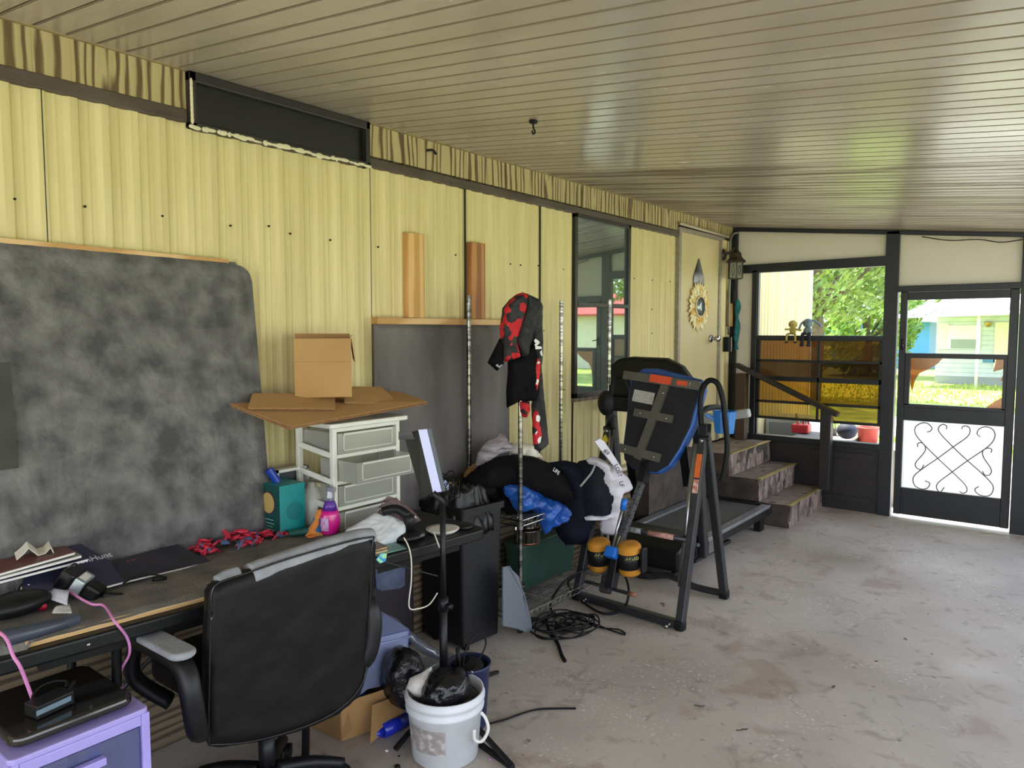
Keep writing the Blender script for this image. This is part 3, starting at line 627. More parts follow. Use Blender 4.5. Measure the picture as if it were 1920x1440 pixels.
for k in range(6):
    a = math.pi / 3 * k; p = V((lc.x + .068 * math.cos(a), lc.y + .068 * math.sin(a), 0)); b.bar(p + V((0, 0, zb)), p + V((0, 0, zt)), .007, .007)
    a2 = a + math.pi / 3; p2 = V((lc.x + .068 * math.cos(a2), lc.y + .068 * math.sin(a2), 0))
    b.bar(p + V((0, 0, zb)), p2 + V((0, 0, zb)), .007, .007); b.bar(p + V((0, 0, zt)), p2 + V((0, 0, zt)), .007, .007)
    m1 = (p + p2) / 2; h = (zt - zb)
    for (ta, za), (tb, zb2) in (((0, .5), (.5, .85)), ((.5, .85), (1, .5)), ((1, .5), (.5, .15)), ((.5, .15), (0, .5))):
        f1, f2 = .25 + ta * .5, .25 + tb * .5; b.bar(p.lerp(p2, f1) + V((0, 0, zb + h * za)), p.lerp(p2, f2) + V((0, 0, zb + h * zb2)), .003, .003)
b.build('cage', m_bronze, t)
b = MB(); b.lathe((lc.x, lc.y, zb), [(.064, 0), (.064, zt - zb)], 6); b.build('glass', clearmat('lantern_glass', 'e8ecec', 'e0e4e0', .25, .15, .1), t)
t = thing('conduit', 'vertical electrical conduit bending at the ceiling beside the lantern', 'conduit', (-2.74, 6.86, 1.55))
b = MB(); b.tube([(-2.745, 6.87, 1.56), (-2.745, 6.87, 2.35), (-2.745, 6.875, 2.47), (-2.73, 6.91, 2.52), (-2.70, 6.95, 2.53)], .012, 8, 5); b.build('pipe', mat('grey_conduit', '7d7a70', rough=.4, metal=.4), t, smooth=True)
b = MB(); b.boxp((-2.77, 6.80, 1.40), (-2.715, 6.87, 1.54)); tag(b.build('outlet_box', m_black, bevel=.004), 'black outlet box on the trailer wall right of the door knob', 'outlet box')
b = MB(); b.boxp((-2.77, 6.875, 1.40), (-2.735, 6.935, 1.54)); tag(b.build('wall_switch', m_white, bevel=.003), 'white switch plate beside the black outlet box', 'light switch')
b = MB(); b.boxp((-2.765, 6.87, 1.64), (-2.74, 6.96, 1.86)); tag(b.build('wood_block', m_pine, bevel=.003), 'tan wooden block fixed above the outlet boxes', 'block')
b = MB(); b.tube([(-2.71, 6.90, 1.98), (-2.705, 6.92, 2.05), (-2.71, 6.89, 2.12)], .006, 6, 4); b.boxp((-2.725, 6.88, 1.87), (-2.70, 6.955, 1.99)); tag(b.build('grill_brush', m_black), 'black brush hanging on the corner post by its handle', 'brush')
b = MB(); b.tube([(-2.70, 6.945, 1.9), (-2.69, 6.95, 1.83), (-2.70, 6.955, 1.75), (-2.69, 6.95, 1.65), (-2.70, 6.95, 1.52), (-2.695, 6.95, 1.42)], lambda u: .012 + .018 * abs(math.sin(u * 7)), 8, 5, .5); tag(b.build('teal_bandana', mat('teal_cloth', '1f5a60', '2f7a7e', 20, rough=.9), smooth=True), 'twisted teal cloth hanging down the corner post below the lantern', 'cloth')
# sunflower wreath on the door
wc = at(1310, 575, 'x', -2.76)
t = thing('sunflower_wreath', 'yellow sunflower wreath with round mirror hung on the trailer door', 'wreath', (-2.76, wc.y, wc.z - .22))
b = MB()
for k in range(14):
    a = k * 2 * math.pi / 14
    for rr, w, ln in ((.125, .05, .12), (.17, .035, .08)):
        aa = a + (.2 if rr > .15 else 0); d = V((0, math.cos(aa), math.sin(aa))); s_ = V((0, -math.sin(aa), math.cos(aa))); c = V((-2.758, wc.y, wc.z))
        p = [c + d * (rr - .06), c + d * rr + s_ * w * .7, c + d * (rr + ln * .5) + s_ * w * .3, c + d * (rr + ln * .75), c + d * (rr + ln * .5) - s_ * w * .3, c + d * rr - s_ * w * .7]
        b.prism([V((x_.x, x_.y, x_.z)) for x_ in p], (.008 if rr < .15 else .005, 0, 0))
b.build('petals', mat('sunflower_yellow', 'd6a94c', 'e6dcb4', 14, rough=.7, lo=.42, hi=.55), t)
b = MB(); b.lathe((-2.748, wc.y, wc.z), [(0, 0), (.098, 0), (.098, .006), (.085, .009), (0, .009)], 32, RY(90)); b.build('ring', mat('ivory_ring', 'd8c89a', rough=.6), t, smooth=True)
b = MB(); b.lathe((-2.738, wc.y, wc.z), [(0, 0), (.082, 0), (.082, .003), (0, .003)], 32, RY(90)); b.build('mirror', mat('grey_mirror', '8f989a', rough=.15, metal=.7), t, smooth=True)
b = MB(); zc = at(1310, 520, 'x', -2.76).z; b.prism([(-2.764, wc.y - .005, 2.235), (-2.764, wc.y + .105, 2.06), (-2.764, wc.y + .095, 1.98), (-2.764, wc.y - .11, 1.98), (-2.764, wc.y - .115, 2.06)], (.006, 0, 0)); b.build('diamond_backing', mat('silver_foil', '8e9498', '3b3f42', 9, rough=.25, metal=.7), t)
# ceiling hook and fascia hook
h = at(1000, 245, 'z', 2.46); h.z = cz(h.x)
b = MB(); b.cyl(h + V((0, 0, .0)), h + V((0, 0, -.012)), .018); b.tube([h, h + V((0, 0, -.03)), h + V((.0, .012, -.045)), h + V((0, .0, -.058)), h + V((0, -.01, -.045))], .004, 6, 4); tag(b.build('ceiling_hook', m_rubber, smooth=True), 'small dark hook screwed into the ceiling', 'hook')
h = at(806, 287, 'x', -2.755); b = MB(); b.tube([h + V((-.005, -.02, .01)), h + V((.02, 0, .012)), h + V((.025, .02, -.004)), h + V((.01, .022, .006))], .006, 6, 4); tag(b.build('fascia_hook', m_rubber, smooth=True), 'small black hook on the wood grain strip above the siding', 'hook')
# ================================================================== BOARDS ON THE WALL
m_plush = mat('grey_plush', '484749', '7a7877', 11, rough=.95, bump=1.0, bscale=46, detail=10, lo=.34, hi=.70, sheen=.15)
m_plush2 = mat('grey_felt', '504c4c', '7e7878', 4, (1, 1, .35), rough=.95, bump=.4, bscale=60, detail=8, lo=.3, hi=.75)
m_pineE = woodmat('pine_strip', 'd8b382', 'bd9058', 5, (1, .12, 1), 4, .6, .1)
m_pineV = woodmat('pine_stud', 'dcb377', 'c39253', 5, (1, 1, .12), 4, .6, .1)
m_pineR = woodmat('reddish_stud', 'b98150', '8f5c34', 5, (1, 1, .12), 5, .6, .1)
def lean(z): return -2.735 + .115 * (1.885 - z) / 1.115
t = thing('plush_board', 'large board covered in grey plush leaning on the wall behind the desk', 'board', (-2.62, 1.1, .775))
out = [(.18, .775), (1.748, .775), (1.752, 1.2), (1.757, 1.80)]
for k in range(6): a = math.radians(15 * k + 5); out.append((1.695 + .065 * math.cos(a), 1.80 + .065 * math.sin(a)))
out += [(1.6, 1.876), (.9, 1.888), (.18, 1.892)]
b = MB(); b.prism([(lean(z) - .02, y, z) for y, z in out], (.012, 0, 0)); b.build('backing', m_pineE, t)
b = MB()
def pf(u, v):
    y = .18 + 1.58 * u; z = .775 + 1.115 * v
    zt_ = 1.892 - (y - .18) * .011
    if y > 1.695: zt_ = 1.80 + math.sqrt(max(0, .065 ** 2 - (y - 1.695) ** 2))
    z = .775 + (zt_ - .775) * v; e = min(u, 1 - u, v, 1 - v)
    n_ = noise.fractal(V((y * 16, z * 16, 3)), 1, 2, 4)
    return V((lean(z) - .006 + .018 * min(1, e * 30) + .0045 * n_ * min(1, e * 30), y, z))
b.grid(pf, 200, 140); b.build('plush_cover', m_plush, t, smooth=True)
b = MB(); b.boxp((-2.752, .18, 1.86), (-2.737, 1.66, 1.893)); v_ = b.v
for p in v_:
    if p.z > 1.88: p.z = 1.902 - (p.y - .18) * .012
b.build('timber_edge', m_pineE, t)
b = MB(); b.prism([(lean(1.17) + .02, .3, 1.17), (lean(1.17) + .02, .86, 1.17), (lean(1.5) + .02, .86, 1.5), (lean(1.5) + .02, .3, 1.5)], (.003, 0, 0)); b.build('green_patch', mat('dark_green_felt', '3c3e39', '454741', 8, rough=.95), t)
t = thing('felt_board', 'smaller dark grey felt board with a pine strip along its top', 'board', (-2.73, 2.94, .587))
b = MB()
def ff2(u, v):
    y = 2.415 + 1.055 * u; z = .587 + 1.045 * v; e = min(u, 1 - u, v, 1 - v)
    return V((-2.735 + .022 * min(1, e * 40) + .003 * noise.fractal(V((y * 10, z * 5, 9)), 1, 2, 3) * min(1, e * 20), y, z))
b.grid(ff2, 90, 90); b.boxp((-2.745, 2.42, .587), (-2.735, 3.465, 1.63)); b.build('felt_cover', m_plush2, t, smooth=True)
b = MB(); b.boxp((-2.765, 2.425, 1.632), (-2.718, 3.46, 1.664)); b.build('pine_strip', m_pineE, t, bevel=.002)
for (ya_, yb_, zt_), m_, lb in (((2.643, 2.757, 2.092), m_pineV, 'pale pine stud standing on the felt board, left of the two'), ((3.128, 3.243, 2.09), m_pineR, 'reddish brown stud on the felt board, right of the two')):
    b = MB(); b.boxp((-2.768, ya_, 1.666), (-2.728, yb_, zt_)); o = tag(b.build('wall_stud', m_, bevel=.002), lb, 'stud')
# ================================================================== THE FOLDING TABLE
TD = V((.094, .9956, 0)); TN = V((-.9956, .094, 0)); TA = V((-2.205, .60, 0))
def tp(a, d, z): return TA + TD * a + TN * d + V((0, 0, z))
t = thing('folding_table', 'long black plastic folding table against the wall under the boards', 'table', (-2.35, 1.5, 0))
pts = [(a, d) for a, d in rrect(.92, .26, 1.84, .52, .05)]
b = MB(); b.prism([tp(a, d, .70) for a, d in pts], (0, 0, .045)); b.build('tabletop', m_black, t, bevel=.008, seg=3)
b = MB(); b.bar(tp(.15, .05, .685), tp(1.7, .05, .685), .03, .03); b.bar(tp(.15, .47, .685), tp(1.7, .47, .685), .03, .03); b.build('frame_rail', m_rubber, t)
for a in (.35, .98):
    for d in (.05, .47):
        b = MB(); b.tube([tp(a, d, .68), tp(a + (.02 if a > 1 else -.02), d, .015)], .014, 12); b.build('leg', m_rubber, t, smooth=True)
b = MB(); b.tube([tp(.98, .05, .3), tp(.98, .47, .3)], .01, 8); b.tube([tp(.35, .05, .3), tp(.35, .47, .3)], .01, 8); b.tube([tp(.98, .26, .38), tp(.75, .26, .67)], .007, 8); b.tube([tp(.36, .26, .38), tp(.7, .26, .67)], .007, 8); b.build('brace', m_steel, t, smooth=True)
p = at(163, 1207, 'x', -2.195); b = MB(); b.lathe(tp((p - TA).dot(TD), -.001, .722), [(.007, 0), (.005, .003), (0, .004)], 12, RY(90)); b.build('bolt', m_silver, t, smooth=True)
t = thing('felt_desk_panel', 'grey felt covered panel with a pine front edge lying on the table', 'panel', (-2.4, 1.3, .746))
b = MB(); b.prism([tp(a, d, .746) for a, d in ((.12, .035), (1.08, .03), (1.32, .03), (1.32, .5), (.1, .5))], (0, 0, .02)); b.build('pine_core', mat('pale_pine_edge', 'e0bf90', 'c79c62', 22, (.2, .2, 6), rough=.6), t)
b = MB()
def df(u, v):
    a = .035 + 1.29 * u; d = .022 + .48 * v
    r = .06
    if a < .095: d = max(d, .022 + r - math.sqrt(max(0, r * r - (.095 - a) ** 2)))
    e = min(1, v * 16, u * 60 + .1); return tp(a, d, .762 + .010 * e + .003 * noise.noise(V((a * 12, d * 12, 0))) - (.02 * (1 - min(1, v * 16)) if a < .12 else 0))
b.grid(df, 110, 44); b.build('felt_top', mat('desk_felt', '5c5853', '86817b', 9, rough=.95, bump=.7, bscale=130, detail=9, lo=.3, hi=.7), t, smooth=True)
TZ = .775
# ---- purple drawer cart in front of the table
t = thing('drawer_cart', 'lilac plastic drawer cart with a clear drawer in the near left corner', 'drawer cart', (-2.12, .76, 0))
m_lil = mat('lilac_plastic', 'a99fe0', 'a196d8', 6, rough=.4)
cx0, cx1, cy0, cy1, ct = -2.30, -1.95, .585, .915, .60
b = MB(); b.prism([(x, y, ct - .022) for x, y in rrect((cx0 + cx1) / 2, (cy0 + cy1) / 2, cx1 - cx0, cy1 - cy0, .018)], (0, 0, .016)); b.build('top', m_lil, t, bevel=.004)
b = MB()
for y0_, y1_ in ((cy0, cy0 + .022), (cy1 - .022, cy1)):
    for x0_, x1_ in ((cx1 - .03, cx1), (cx0, cx0 + .03)): b.boxp((x0_, y0_, .06), (x1_, y1_, ct - .02))
b.boxp((cx1 - .02, cy0 + .022, ct - .05), (cx1 - .001, cy1 - .022, ct - .022)); b.boxp((cx1 - .02, cy0 + .022, .30), (cx1 - .001, cy1 - .022, .325)); b.boxp((cx0 + .001, cy0 + .001, .062), (cx1 - .002, cy1 - .001, .085)); b.boxp((cx0 + .03, cy0 + .001, ct - .05), (cx1 - .03, cy0 + .008, ct - .022)); b.boxp((cx0 + .03, cy1 - .008, ct - .05), (cx1 - .03, cy1 - .001, ct - .022)); b.build('frame', m_lil, t, bevel=.003)
m_clearb = clearmat('clear_blue_plastic', 'c4cdf0', 'a9b2e0', .28, .1, .15)
for z0_, z1_ in ((.33, .545), (.09, .295)):
    b = MB(); b.boxp((cx1 - .012, cy0 + .026, z0_), (cx1 - .008, cy1 - .026, z1_)); b.boxp((cx0 + .02, cy0 + .026, z0_), (cx1 - .012, cy0 + .03, z1_)); b.boxp((cx0 + .02, cy1 - .03, z0_), (cx1 - .012, cy1 - .026, z1_)); b.boxp((cx0 + .02, cy0 + .03, z0_), (cx1 - .012, cy1 - .03, z0_ + .004)); d_ = b.build('drawer', m_clearb, t)
    b = MB(); b.boxp((cx1 - .004, cy0 + .12, z1_ - .05), (cx1 + .018, cy1 - .12, z1_ - .03)); b.build('drawer_pull', m_lil, d_, bevel=.003)
for x in (cx0 + .03, cx1 - .03):
    for y in (cy0 + .03, cy1 - .03): b = MB(); b.cyl((x, y - .012, .028), (x, y + .012, .028), .028, n=20); b.boxp((x - .008, y - .016, .03), (x + .008, y + .016, .062)); b.build('caster', m_black, t)
b = MB(); b.blob((-2.06, .75, .40), (.06, .07, .035), 3, .4, 20, 5); b.blob((-2.04, .80, .43), (.04, .04, .03), 3, .4, 20, 6); tag(b.build('red_cloth', mat('crimson_cloth', 'c42a48', 'a01f38', 10, rough=.8), smooth=True), 'crumpled crimson cloth inside the clear drawer of the lilac cart', 'cloth')
t = thing('small_jar', 'small tan jar with a dark lid inside the lilac cart drawer', 'jar', (-2.0, .72, .335))
b = MB(); b.lathe((-2.0, .735, .336), [(0, 0), (.028, 0), (.03, .05), (.028, .07), (0, .07)], 20); b.build('jar_body', mat('tan_jar', 'c2a878', rough=.4), t, smooth=True)
b = MB(); b.lathe((-2.0, .735, .406), [(0, 0), (.03, 0), (.03, .018), (0, .018)], 20); b.build('jar_lid', m_black, t, smooth=True)
b = MB()
pts = rrect(-2.125, .745, .31, .29, .035); b.prism([(x, y, ct + .004) for x, y in pts], (0, 0, .028)); tr = b.build('glossy_tray', mat('glossy_black_brown', '1d1a18', '24201d', 3, rough=.1, coat=.5), bevel=.01, seg=3); tag(tr, 'glossy black slab lying on top of the lilac cart', 'tray')
t = thing('power_adapter', 'small black power adapter with a grey stripe on the glossy slab', 'adapter', (-2.06, .72, ct + .033))
Mz = RZ(12); b = MB(); b.box((-2.06, .715, ct + .051), (.055, .095, .034), Mz); b.build('adapter_body', m_black, t, bevel=.003)
b = MB(); b.box((-2.0325, .715, ct + .052), (.002, .088, .013), Mz); b.build('grey_stripe', mat('steel_grey_stripe', '6f8494', rough=.3), t)
b = MB(); b.tube([(-2.08, .76, ct + .07), (-2.10, .77, ct + .075), (-2.12, .74, ct + .078), (-2.11, .70, ct + .072), (-2.09, .68, ct + .04)], .003, 6, 5); b.tube([(-2.07, .76, ct + .06), (-2.09, .785, ct + .07), (-2.10, .775, ct + .04)], .005, 6, 4); b.build('plug_lead', m_rubber, t, smooth=True)
# ---- things lying at the left end of the table
m_pink = mat('pink_cable', 'd98ac4', 'c47ab0', 5, rough=.5)
b = MB(); b.tube([at(105, 1098, 'z', .80), at(130, 1110, 'z', .81), at(170, 1132, 'z', .80), at(195, 1136, 'z', .79)] + [at(215, 1165, 'z', .775), at(238, 1195, 'x', -2.17), at(243, 1225, 'x', -2.18), at(228, 1255, 'x', -2.22), at(226, 1280, 'x', -2.24), at(232, 1300, 'x', -2.28)], .004, 8, 6); tag(b.build('pink_cable', m_pink, smooth=True), 'pink cable hanging over the pine edge of the desk', 'cable')
b = MB(); b.tube([at(-20, 1175, 'x', -2.2), at(10, 1195, 'x', -2.14), at(25, 1230, 'x', -2.10), at(40, 1255, 'x', -2.09), V((-2.12, .70, ct + .036))], .0045, 8, 6); tag(b.build('pink_cable', m_pink, smooth=True), 'pink cable ending on the glossy slab of the cart', 'cable')
m_mag = mat('dark_cover', '23243a', '34344e', 5, rough=.3, detail=3); m_magb = mat('dark_cover_black', '1c1c26', '3a3340', 7, rough=.3)
def slab(name, pxs, z, th, m, label, cat, group=None, parts=None):
    t = thing(name, label, cat, tuple(at(*pxs[0], 'z', z)), group)
    P = [at(x, y, 'z', z) for x, y in pxs]
    b = MB(); b.prism(P, (0, 0, th * .8)); b.build('pages', m_paper, t)
    b = MB(); b.prism([p + V((0, 0, th * .8)) for p in P], (0, 0, th * .2 + .0008)); b.build('cover', m, t); return t, P
def cl(p): p.x = max(p.x, -2.60); return p
def slab2(name, P, th, m, label, cat, group=None):
    P = [V(p) for p in P]; t = thing(name, label, cat, tuple(P[0]), group)
    b = MB(); b.prism(P, (0, 0, th * .8)); b.build('pages', m_paper, t)
    b = MB(); b.prism([p + V((0, 0, th * .8)) for p in P], (0, 0, th * .2 + .0008)); b.build('cover', m, t); return t
z = TZ + .004
ta_ = slab2('poster_booklet', [at(40, 1116, 'x', -2.45), at(192, 1105, 'x', -2.43), at(232, 1094, 'x', -2.44), at(207, 1056, 'x', -2.54), at(152, 1024, 'x', -2.61), at(50, 1048, 'x', -2.59)], .007, m_mag, 'dark blue booklet with red edged lettering under the black device', 'booklet')
letters('KoonHunt', mat('pale_print', 'b9b4c4', rough=.5), ta_, at(126, 1070, 'x', -2.50) + V((0, 0, .012)), (-.03, 1, .0), (-1, 0, .5), .024)
t = slab2('poster_magazine', [at(231, 1094, 'x', -2.44), at(395, 1055, 'x', -2.47), at(333, 1024, 'x', -2.60), at(208, 1057, 'x', -2.55)], .006, m_magb, 'black covered magazine lying open-edged near the plush board', 'magazine')
letters('-- --- -- ---', mat('tan_print', '8a7c6a', rough=.6), t, at(212, 1066, 'x', -2.535) + V((0, 0, .008)), (1, .35, -.45), (.3, 1, .2), .013)
letters('-- ---', mat('red_print', 'a8434a', rough=.6), t, at(238, 1058, 'x', -2.53) + V((0, 0, .008)), (0, 1, 0), (-1, 0, .45), .012)
# magazines stacked at the far left
for i, (dy, dx, col, lb) in enumerate(((0, 0, '30304a', 'navy magazine at the bottom of the stack at the left edge'), (.02, .012, 'a8a4a0', 'pale grey magazine in the middle of the stack at the left edge'), (-.015, .02, '6e3a34', 'reddish brown magazine on top of the stack at the left edge'))):
    k_ = V((0, 0, .0105 * i)); slab2('magazine', [at(-30, 1102, 'x', -2.47) + k_, at(165 - 12 * i, 1052, 'x', -2.49) + k_, at(140 - 8 * i, 1040, 'x', -2.60) + k_, at(-30, 1075, 'x', -2.61) + k_], .008, mat('cover_' + col, col, rough=.35), lb, 'magazine', 'magazines stacked at the left edge')
b = MB(); P = [(25, 1052), (40, 1046), (52, 1025), (76, 1042), (86, 1036), (96, 1024), (104, 1040), (114, 1048)]
A = [onp(x, y, (-2.57, .95, .8), (1, -.3, 0)) for x, y in P]
zz_ = [at(x, y, 'x', -2.545) for x, y in ((31, 1050), (45, 1038), (54, 1028), (72, 1042), (85, 1038), (95, 1027), (103, 1042), (113, 1048))]
vs = []
for p in zz_: vs += [p, p + V((-.045, .01, .01))]
b.add(vs, [(2 * i, 2 * i + 2, 2 * i + 3, 2 * i + 1) for i in range(7)]); tag(b.build('folded_tray', mat('cream_card', 'd8d2c4', rough=.7), solid=.003), 'cream folded cardboard insert on top of the magazine stack', 'insert')
# black and silver device
t = thing('clip_device', 'black and silver clip device lying on the desk with a white label', 'device', (-2.46, .98, TZ))
Mz = RZ(-52) @ RX(0)
c1, c2, c3 = at(134, 1084, 'x', -2.46), at(164, 1098, 'x', -2.43), at(190, 1116, 'x', -2.40)
ax = (c3 - c1).normalized(); sd_ = V((0, 0, 1)).cross(ax).normalized()
t.location = (c1.x, c1.y, TZ); t['_o'] = tuple(t.location)
b = MB(); b.bar(c1 - ax * .028, c1 + ax * .016, .085, .06); b.build('housing', m_blackgloss, t, bevel=.006)
b = MB(); b.bar(c1 + ax * .017, c1 + ax * .050, .078, .052); b.build('silver_band', mat('brushed_silver', 'b6c2c6', rough=.3, metal=.6), t, bevel=.004)
b = MB(); b.bar(c1 + ax * .022 + ax.cross(sd_) * .0265, c1 + ax * .044 + ax.cross(sd_) * .0265, .045, .001); b.build('white_label', m_paper, t)
b = MB(); b.bar(c1 + ax * .051, c3 + ax * .0, .062, .045); b.bar(c3, c3 + V((.03, .055, -.012)), .03, .02); b.build('nose', m_black, t, bevel=.01)
b = MB(); b.tube([(-2.43, 1.07, TZ + .012), (-2.44, 1.12, TZ + .018), (-2.42, 1.17, TZ + .016), (-2.39, 1.185, TZ + .009)], .0025, 6, 6); b.cyl((-2.40, 1.15, TZ + .01), (-2.375, 1.185, TZ + .01), .008, .006, 10); tag(b.build('black_lead', m_rubber, smooth=True), 'thin black lead with a plug on the desk felt', 'cable')
b = MB(); b.tube([(-2.52, .80, TZ + .03), (-2.535, .82, TZ + .055), (-2.54, .87, TZ + .06), (-2.51, .93, TZ + .064), (-2.46, .96, TZ + .066)], .002, 6, 6); tag(b.build('black_lead', m_rubber, smooth=True), 'thin black lead arching over the tools to the black device', 'cable')
# hand tools and blue grey sander at the very left
t = thing('hand_sander', 'blue grey curved power tool at the front left desk corner', 'power tool', (-2.36, .75, TZ))
b = MB(); b.tube([at(10, 1196, 'z', TZ + .025), at(60, 1184, 'z', TZ + .03), at(105, 1172, 'z', TZ + .03), at(145, 1160, 'z', TZ + .022)], lambda u: .024 - .008 * u, 12, 5); b.build('grip', mat('blue_grey_plastic', '4f5666', '3a3f4c', 8, rough=.35), t, smooth=True)
b = MB(); b.blob((-2.44, .76, TZ + .03), (.06, .10, .035), 3, .1, 9, 3, flat=TZ); b.build('base_housing', m_black, t, smooth=True)
for i, (x0_, y0_, x1_, y1_, c, lb) in enumerate(((37, 1142, 42, 1100, 'b9ab8e', 'tan handled pliers standing among the tools at the left'), (58, 1140, 52, 1096, 'c9cdd2', 'steel blade tool right of the tan handled pliers'))):
    a_ = at(x0_, y0_, 'x', -2.46); c_ = at(x1_, y1_, 'x', -2.48); t = thing('pliers', lb, 'pliers', tuple(a_))
    b = MB(); b.tube([a_ + V((0, 0, -.02)), a_.lerp(c_, .5) + V((0, .006, 0)), c_], lambda u: .004 + .005 * math.sin(u * 3), 8, 4); b.build('grip', mat('grip_' + c, c, rough=.4), t, smooth=True)
    b = MB(); b.tube([a_ + V((0, .012, -.02)), c_ + V((0, .016, -.005))], .005, 8); b.build('second_grip', m_rubber, t, smooth=True)
b = MB(); b.tube([at(80, 1140, 'z', TZ + .01), at(84, 1118, 'z', TZ + .03), at(95, 1102, 'z', TZ + .035)], lambda u: .012 - .004 * u, 10, 4); tag(b.build('red_handle', mat('red_grip', 'b8203a', rough=.4), smooth=True), 'red tool handle where the pink cable starts', 'handle')
def leaf(name, P, m, label, cat, n=10, amp=.01, th=.001):
    P = [V(p) for p in P]; b = MB()
    def f(u, v):
        p = (P[0].lerp(P[1], u)).lerp(P[3].lerp(P[2], u), v); return p + V((0, 0, amp * math.sin(u * 3.1)))
    b.grid(f, n, n); return tag(b.build(name, m, smooth=True, solid=th), label, cat)
leaf('instruction_tag', [at(88, 1122, 'z', .80), at(106, 1104, 'z', .815), at(131, 1108, 'z', .815), at(126, 1135, 'z', .80)], mat('printed_tag', 'd9d9e4', 'b9bac8', 90, (1, 6, 1), rough=.7), 'curled white printed tag beside the red handle', 'tag')
leaf('instruction_tag', [at(97, 1150, 'z', .785), at(112, 1138, 'z', .79), at(128, 1132, 'z', .785), at(135, 1150, 'z', .785)], mat('printed_tag'.replace('p', 'P'), 'cfcfd0', 'aeb0a8', 60, rough=.7), 'smaller curled tag lying in front of the printed one', 'tag')
# ---- red and blue rubber bits heaped on the desk
random.seed(5)
m_redb = mat('red_latex', 'c0203a', 'd43a55', 30, rough=.3); m_blueb = mat('blue_latex', '35507e', '5f86a8', 30, rough=.35)
def balloon(p, a, el, L, m, lab):
    d = V((math.cos(a) * math.cos(el), math.sin(a) * math.cos(el), math.sin(el)))
    b = MB(); p = V(p); b.tube([p - d * L * .5, p - d * L * .2, p + d * L * .1, p + d * L * .38, p + d * L * .5], lambda u: (.0105 * math.sin(min(1, u * 1.25) * math.pi * .8 + .25) if u < .8 else .003 + .006 * (u - .8) * 5), 8, 3, .55)
    return tag(b.build('balloon', m, smooth=True), lab, 'balloon', 'balloons heaped on the grey desk')
for i in range(96):
    u = random.random(); w = random.uniform(-1, 1); y = 1.40 + .30 * u; x = -2.575 + .085 * w * math.sin(.5 + u * 2.4) + (u - .5) * .02
    z = TZ + .010 + max(0, .045 * (1 - w * w) * math.sin(.4 + u * 2.4)) * random.random()
    if i > 90: x = -2.53; y = 1.70 + .01 * (i - 90); z = TZ + .01
    blue = random.random() < .26
    balloon((x, y, z), random.uniform(0, 6.28), random.uniform(-.3, .7), random.uniform(.035, .055), m_blueb if blue else m_redb, 'small limp blue balloon in the heap beside the teal carton' if blue else 'small limp red balloon in the heap beside the teal carton')
# ---- teal carton
t = thing('teal_carton', 'tall teal cardboard carton with a gold oval badge on its dark side', 'carton', (-2.60, 1.78, TZ))
x0_, x1_, y0_, y1_ = -2.675, -2.525, 1.725, 1.845; zt = TZ + .205
b = MB(); b.boxp((x0_, y0_, TZ), (x1_, y1_, zt)); b.build('carton_body', mat('teal_card', '0f8f92', '0c8488', 6, rough=.45), t)
b = MB(); b.boxp((x0_, y0_ - .001, TZ), (x1_ - .001, y0_, zt)); b.build('dark_side', mat('dark_green_card', '114a46', rough=.5), t)
b = MB(); b.lathe((-2.60, y0_ - .002, TZ + .13), [(0, 0), (.042, 0), (.042, .0015), (0, .0015)], 28, RX(90)); b.build('badge', mat('gold_badge', 'bfa565', rough=.5), t)
b = MB(); b.lathe((-2.60, y0_ - .0015, TZ + .13), [(0, 0), (.047, 0), (.047, .0012), (0, .0012)], 28, RX(90)); b.build('badge_rim', mat('maroon_rim', '4a2a38', rough=.5), t)
b = MB()
for k, (w_, z_) in enumerate(((.06, .06), (.07, .045), (.05, .032), (.075, .02), (.055, .01))): b.boxp((-2.60 - w_ / 2, y0_ - .002, TZ + z_), (-2.60 + w_ / 2, y0_ - .001, TZ + z_ + .004))
b.build('print_lines', mat('pale_green_print', '7fae9f', rough=.6), t)
b = MB(); b.lathe((x1_ + .0005, 1.795, TZ + .095), [(0, 0), (.038, 0), (.038, .001), (0, .001)], 28, RY(90)); b.build('oval_print', mat('deeper_teal', '087478', rough=.45), t)
b = MB()
pa = at(506, 890, 'x', -2.62); pb = at(518, 912, 'x', -2.60); d_ = (pb - pa).normalized(); b.cyl(V((-2.61, 1.775, TZ + .206)), V((-2.625, 1.745, TZ + .262)), .017, .017, 20); tag(b.build('blue_cap', mat('royal_blue', '1c3c9c', rough=.3)), 'royal blue cap standing tilted on the teal carton', 'cap')
t = thing('white_frame', 'white framed glass box behind the teal carton', 'frame', (-2.66, 1.90, TZ))
b = MB(); X = -2.665; ya_, yb_ = 1.80, 1.955; zz = TZ + .245
b.boxp((X - .02, ya_, zz - .012), (X + .02, yb_, zz)); b.boxp((X - .02, yb_ - .007, TZ), (X + .02, yb_, zz)); b.boxp((X - .02, ya_, TZ), (X + .02, ya_ + .007, zz)); b.build('frame_edge', m_white, t)
b = MB(); b.boxp((X - .01, ya_ + .007, TZ), (X - .008, yb_ - .007, zz - .012)); b.build('pane', mat('dark_picture', '3c4148', '5b6166', 8, rough=.15), t)
b = MB(); b.cyl((-2.50, 1.745, TZ + .016), (-2.45, 1.86, TZ + .016), .014, .016, 16); tag(b.build('green_tube', mat('dark_green_tube', '175048', rough=.4)), 'dark green tube lying in front of the teal carton', 'tube')
t = thing('milky_jug', 'milky white jug with a yellowed handle behind the orange bag', 'jug', (-2.58, 1.92, TZ))
b = MB(); b.lathe((-2.58, 1.925, TZ), [(0, 0), (.055, 0), (.06, .02), (.06, .10), (.045, .14), (.02, .17), (.018, .185), (0, .185)], 24); b.build('body', mat('milky_plastic', 'cfcfc4', rough=.35), t, smooth=True)
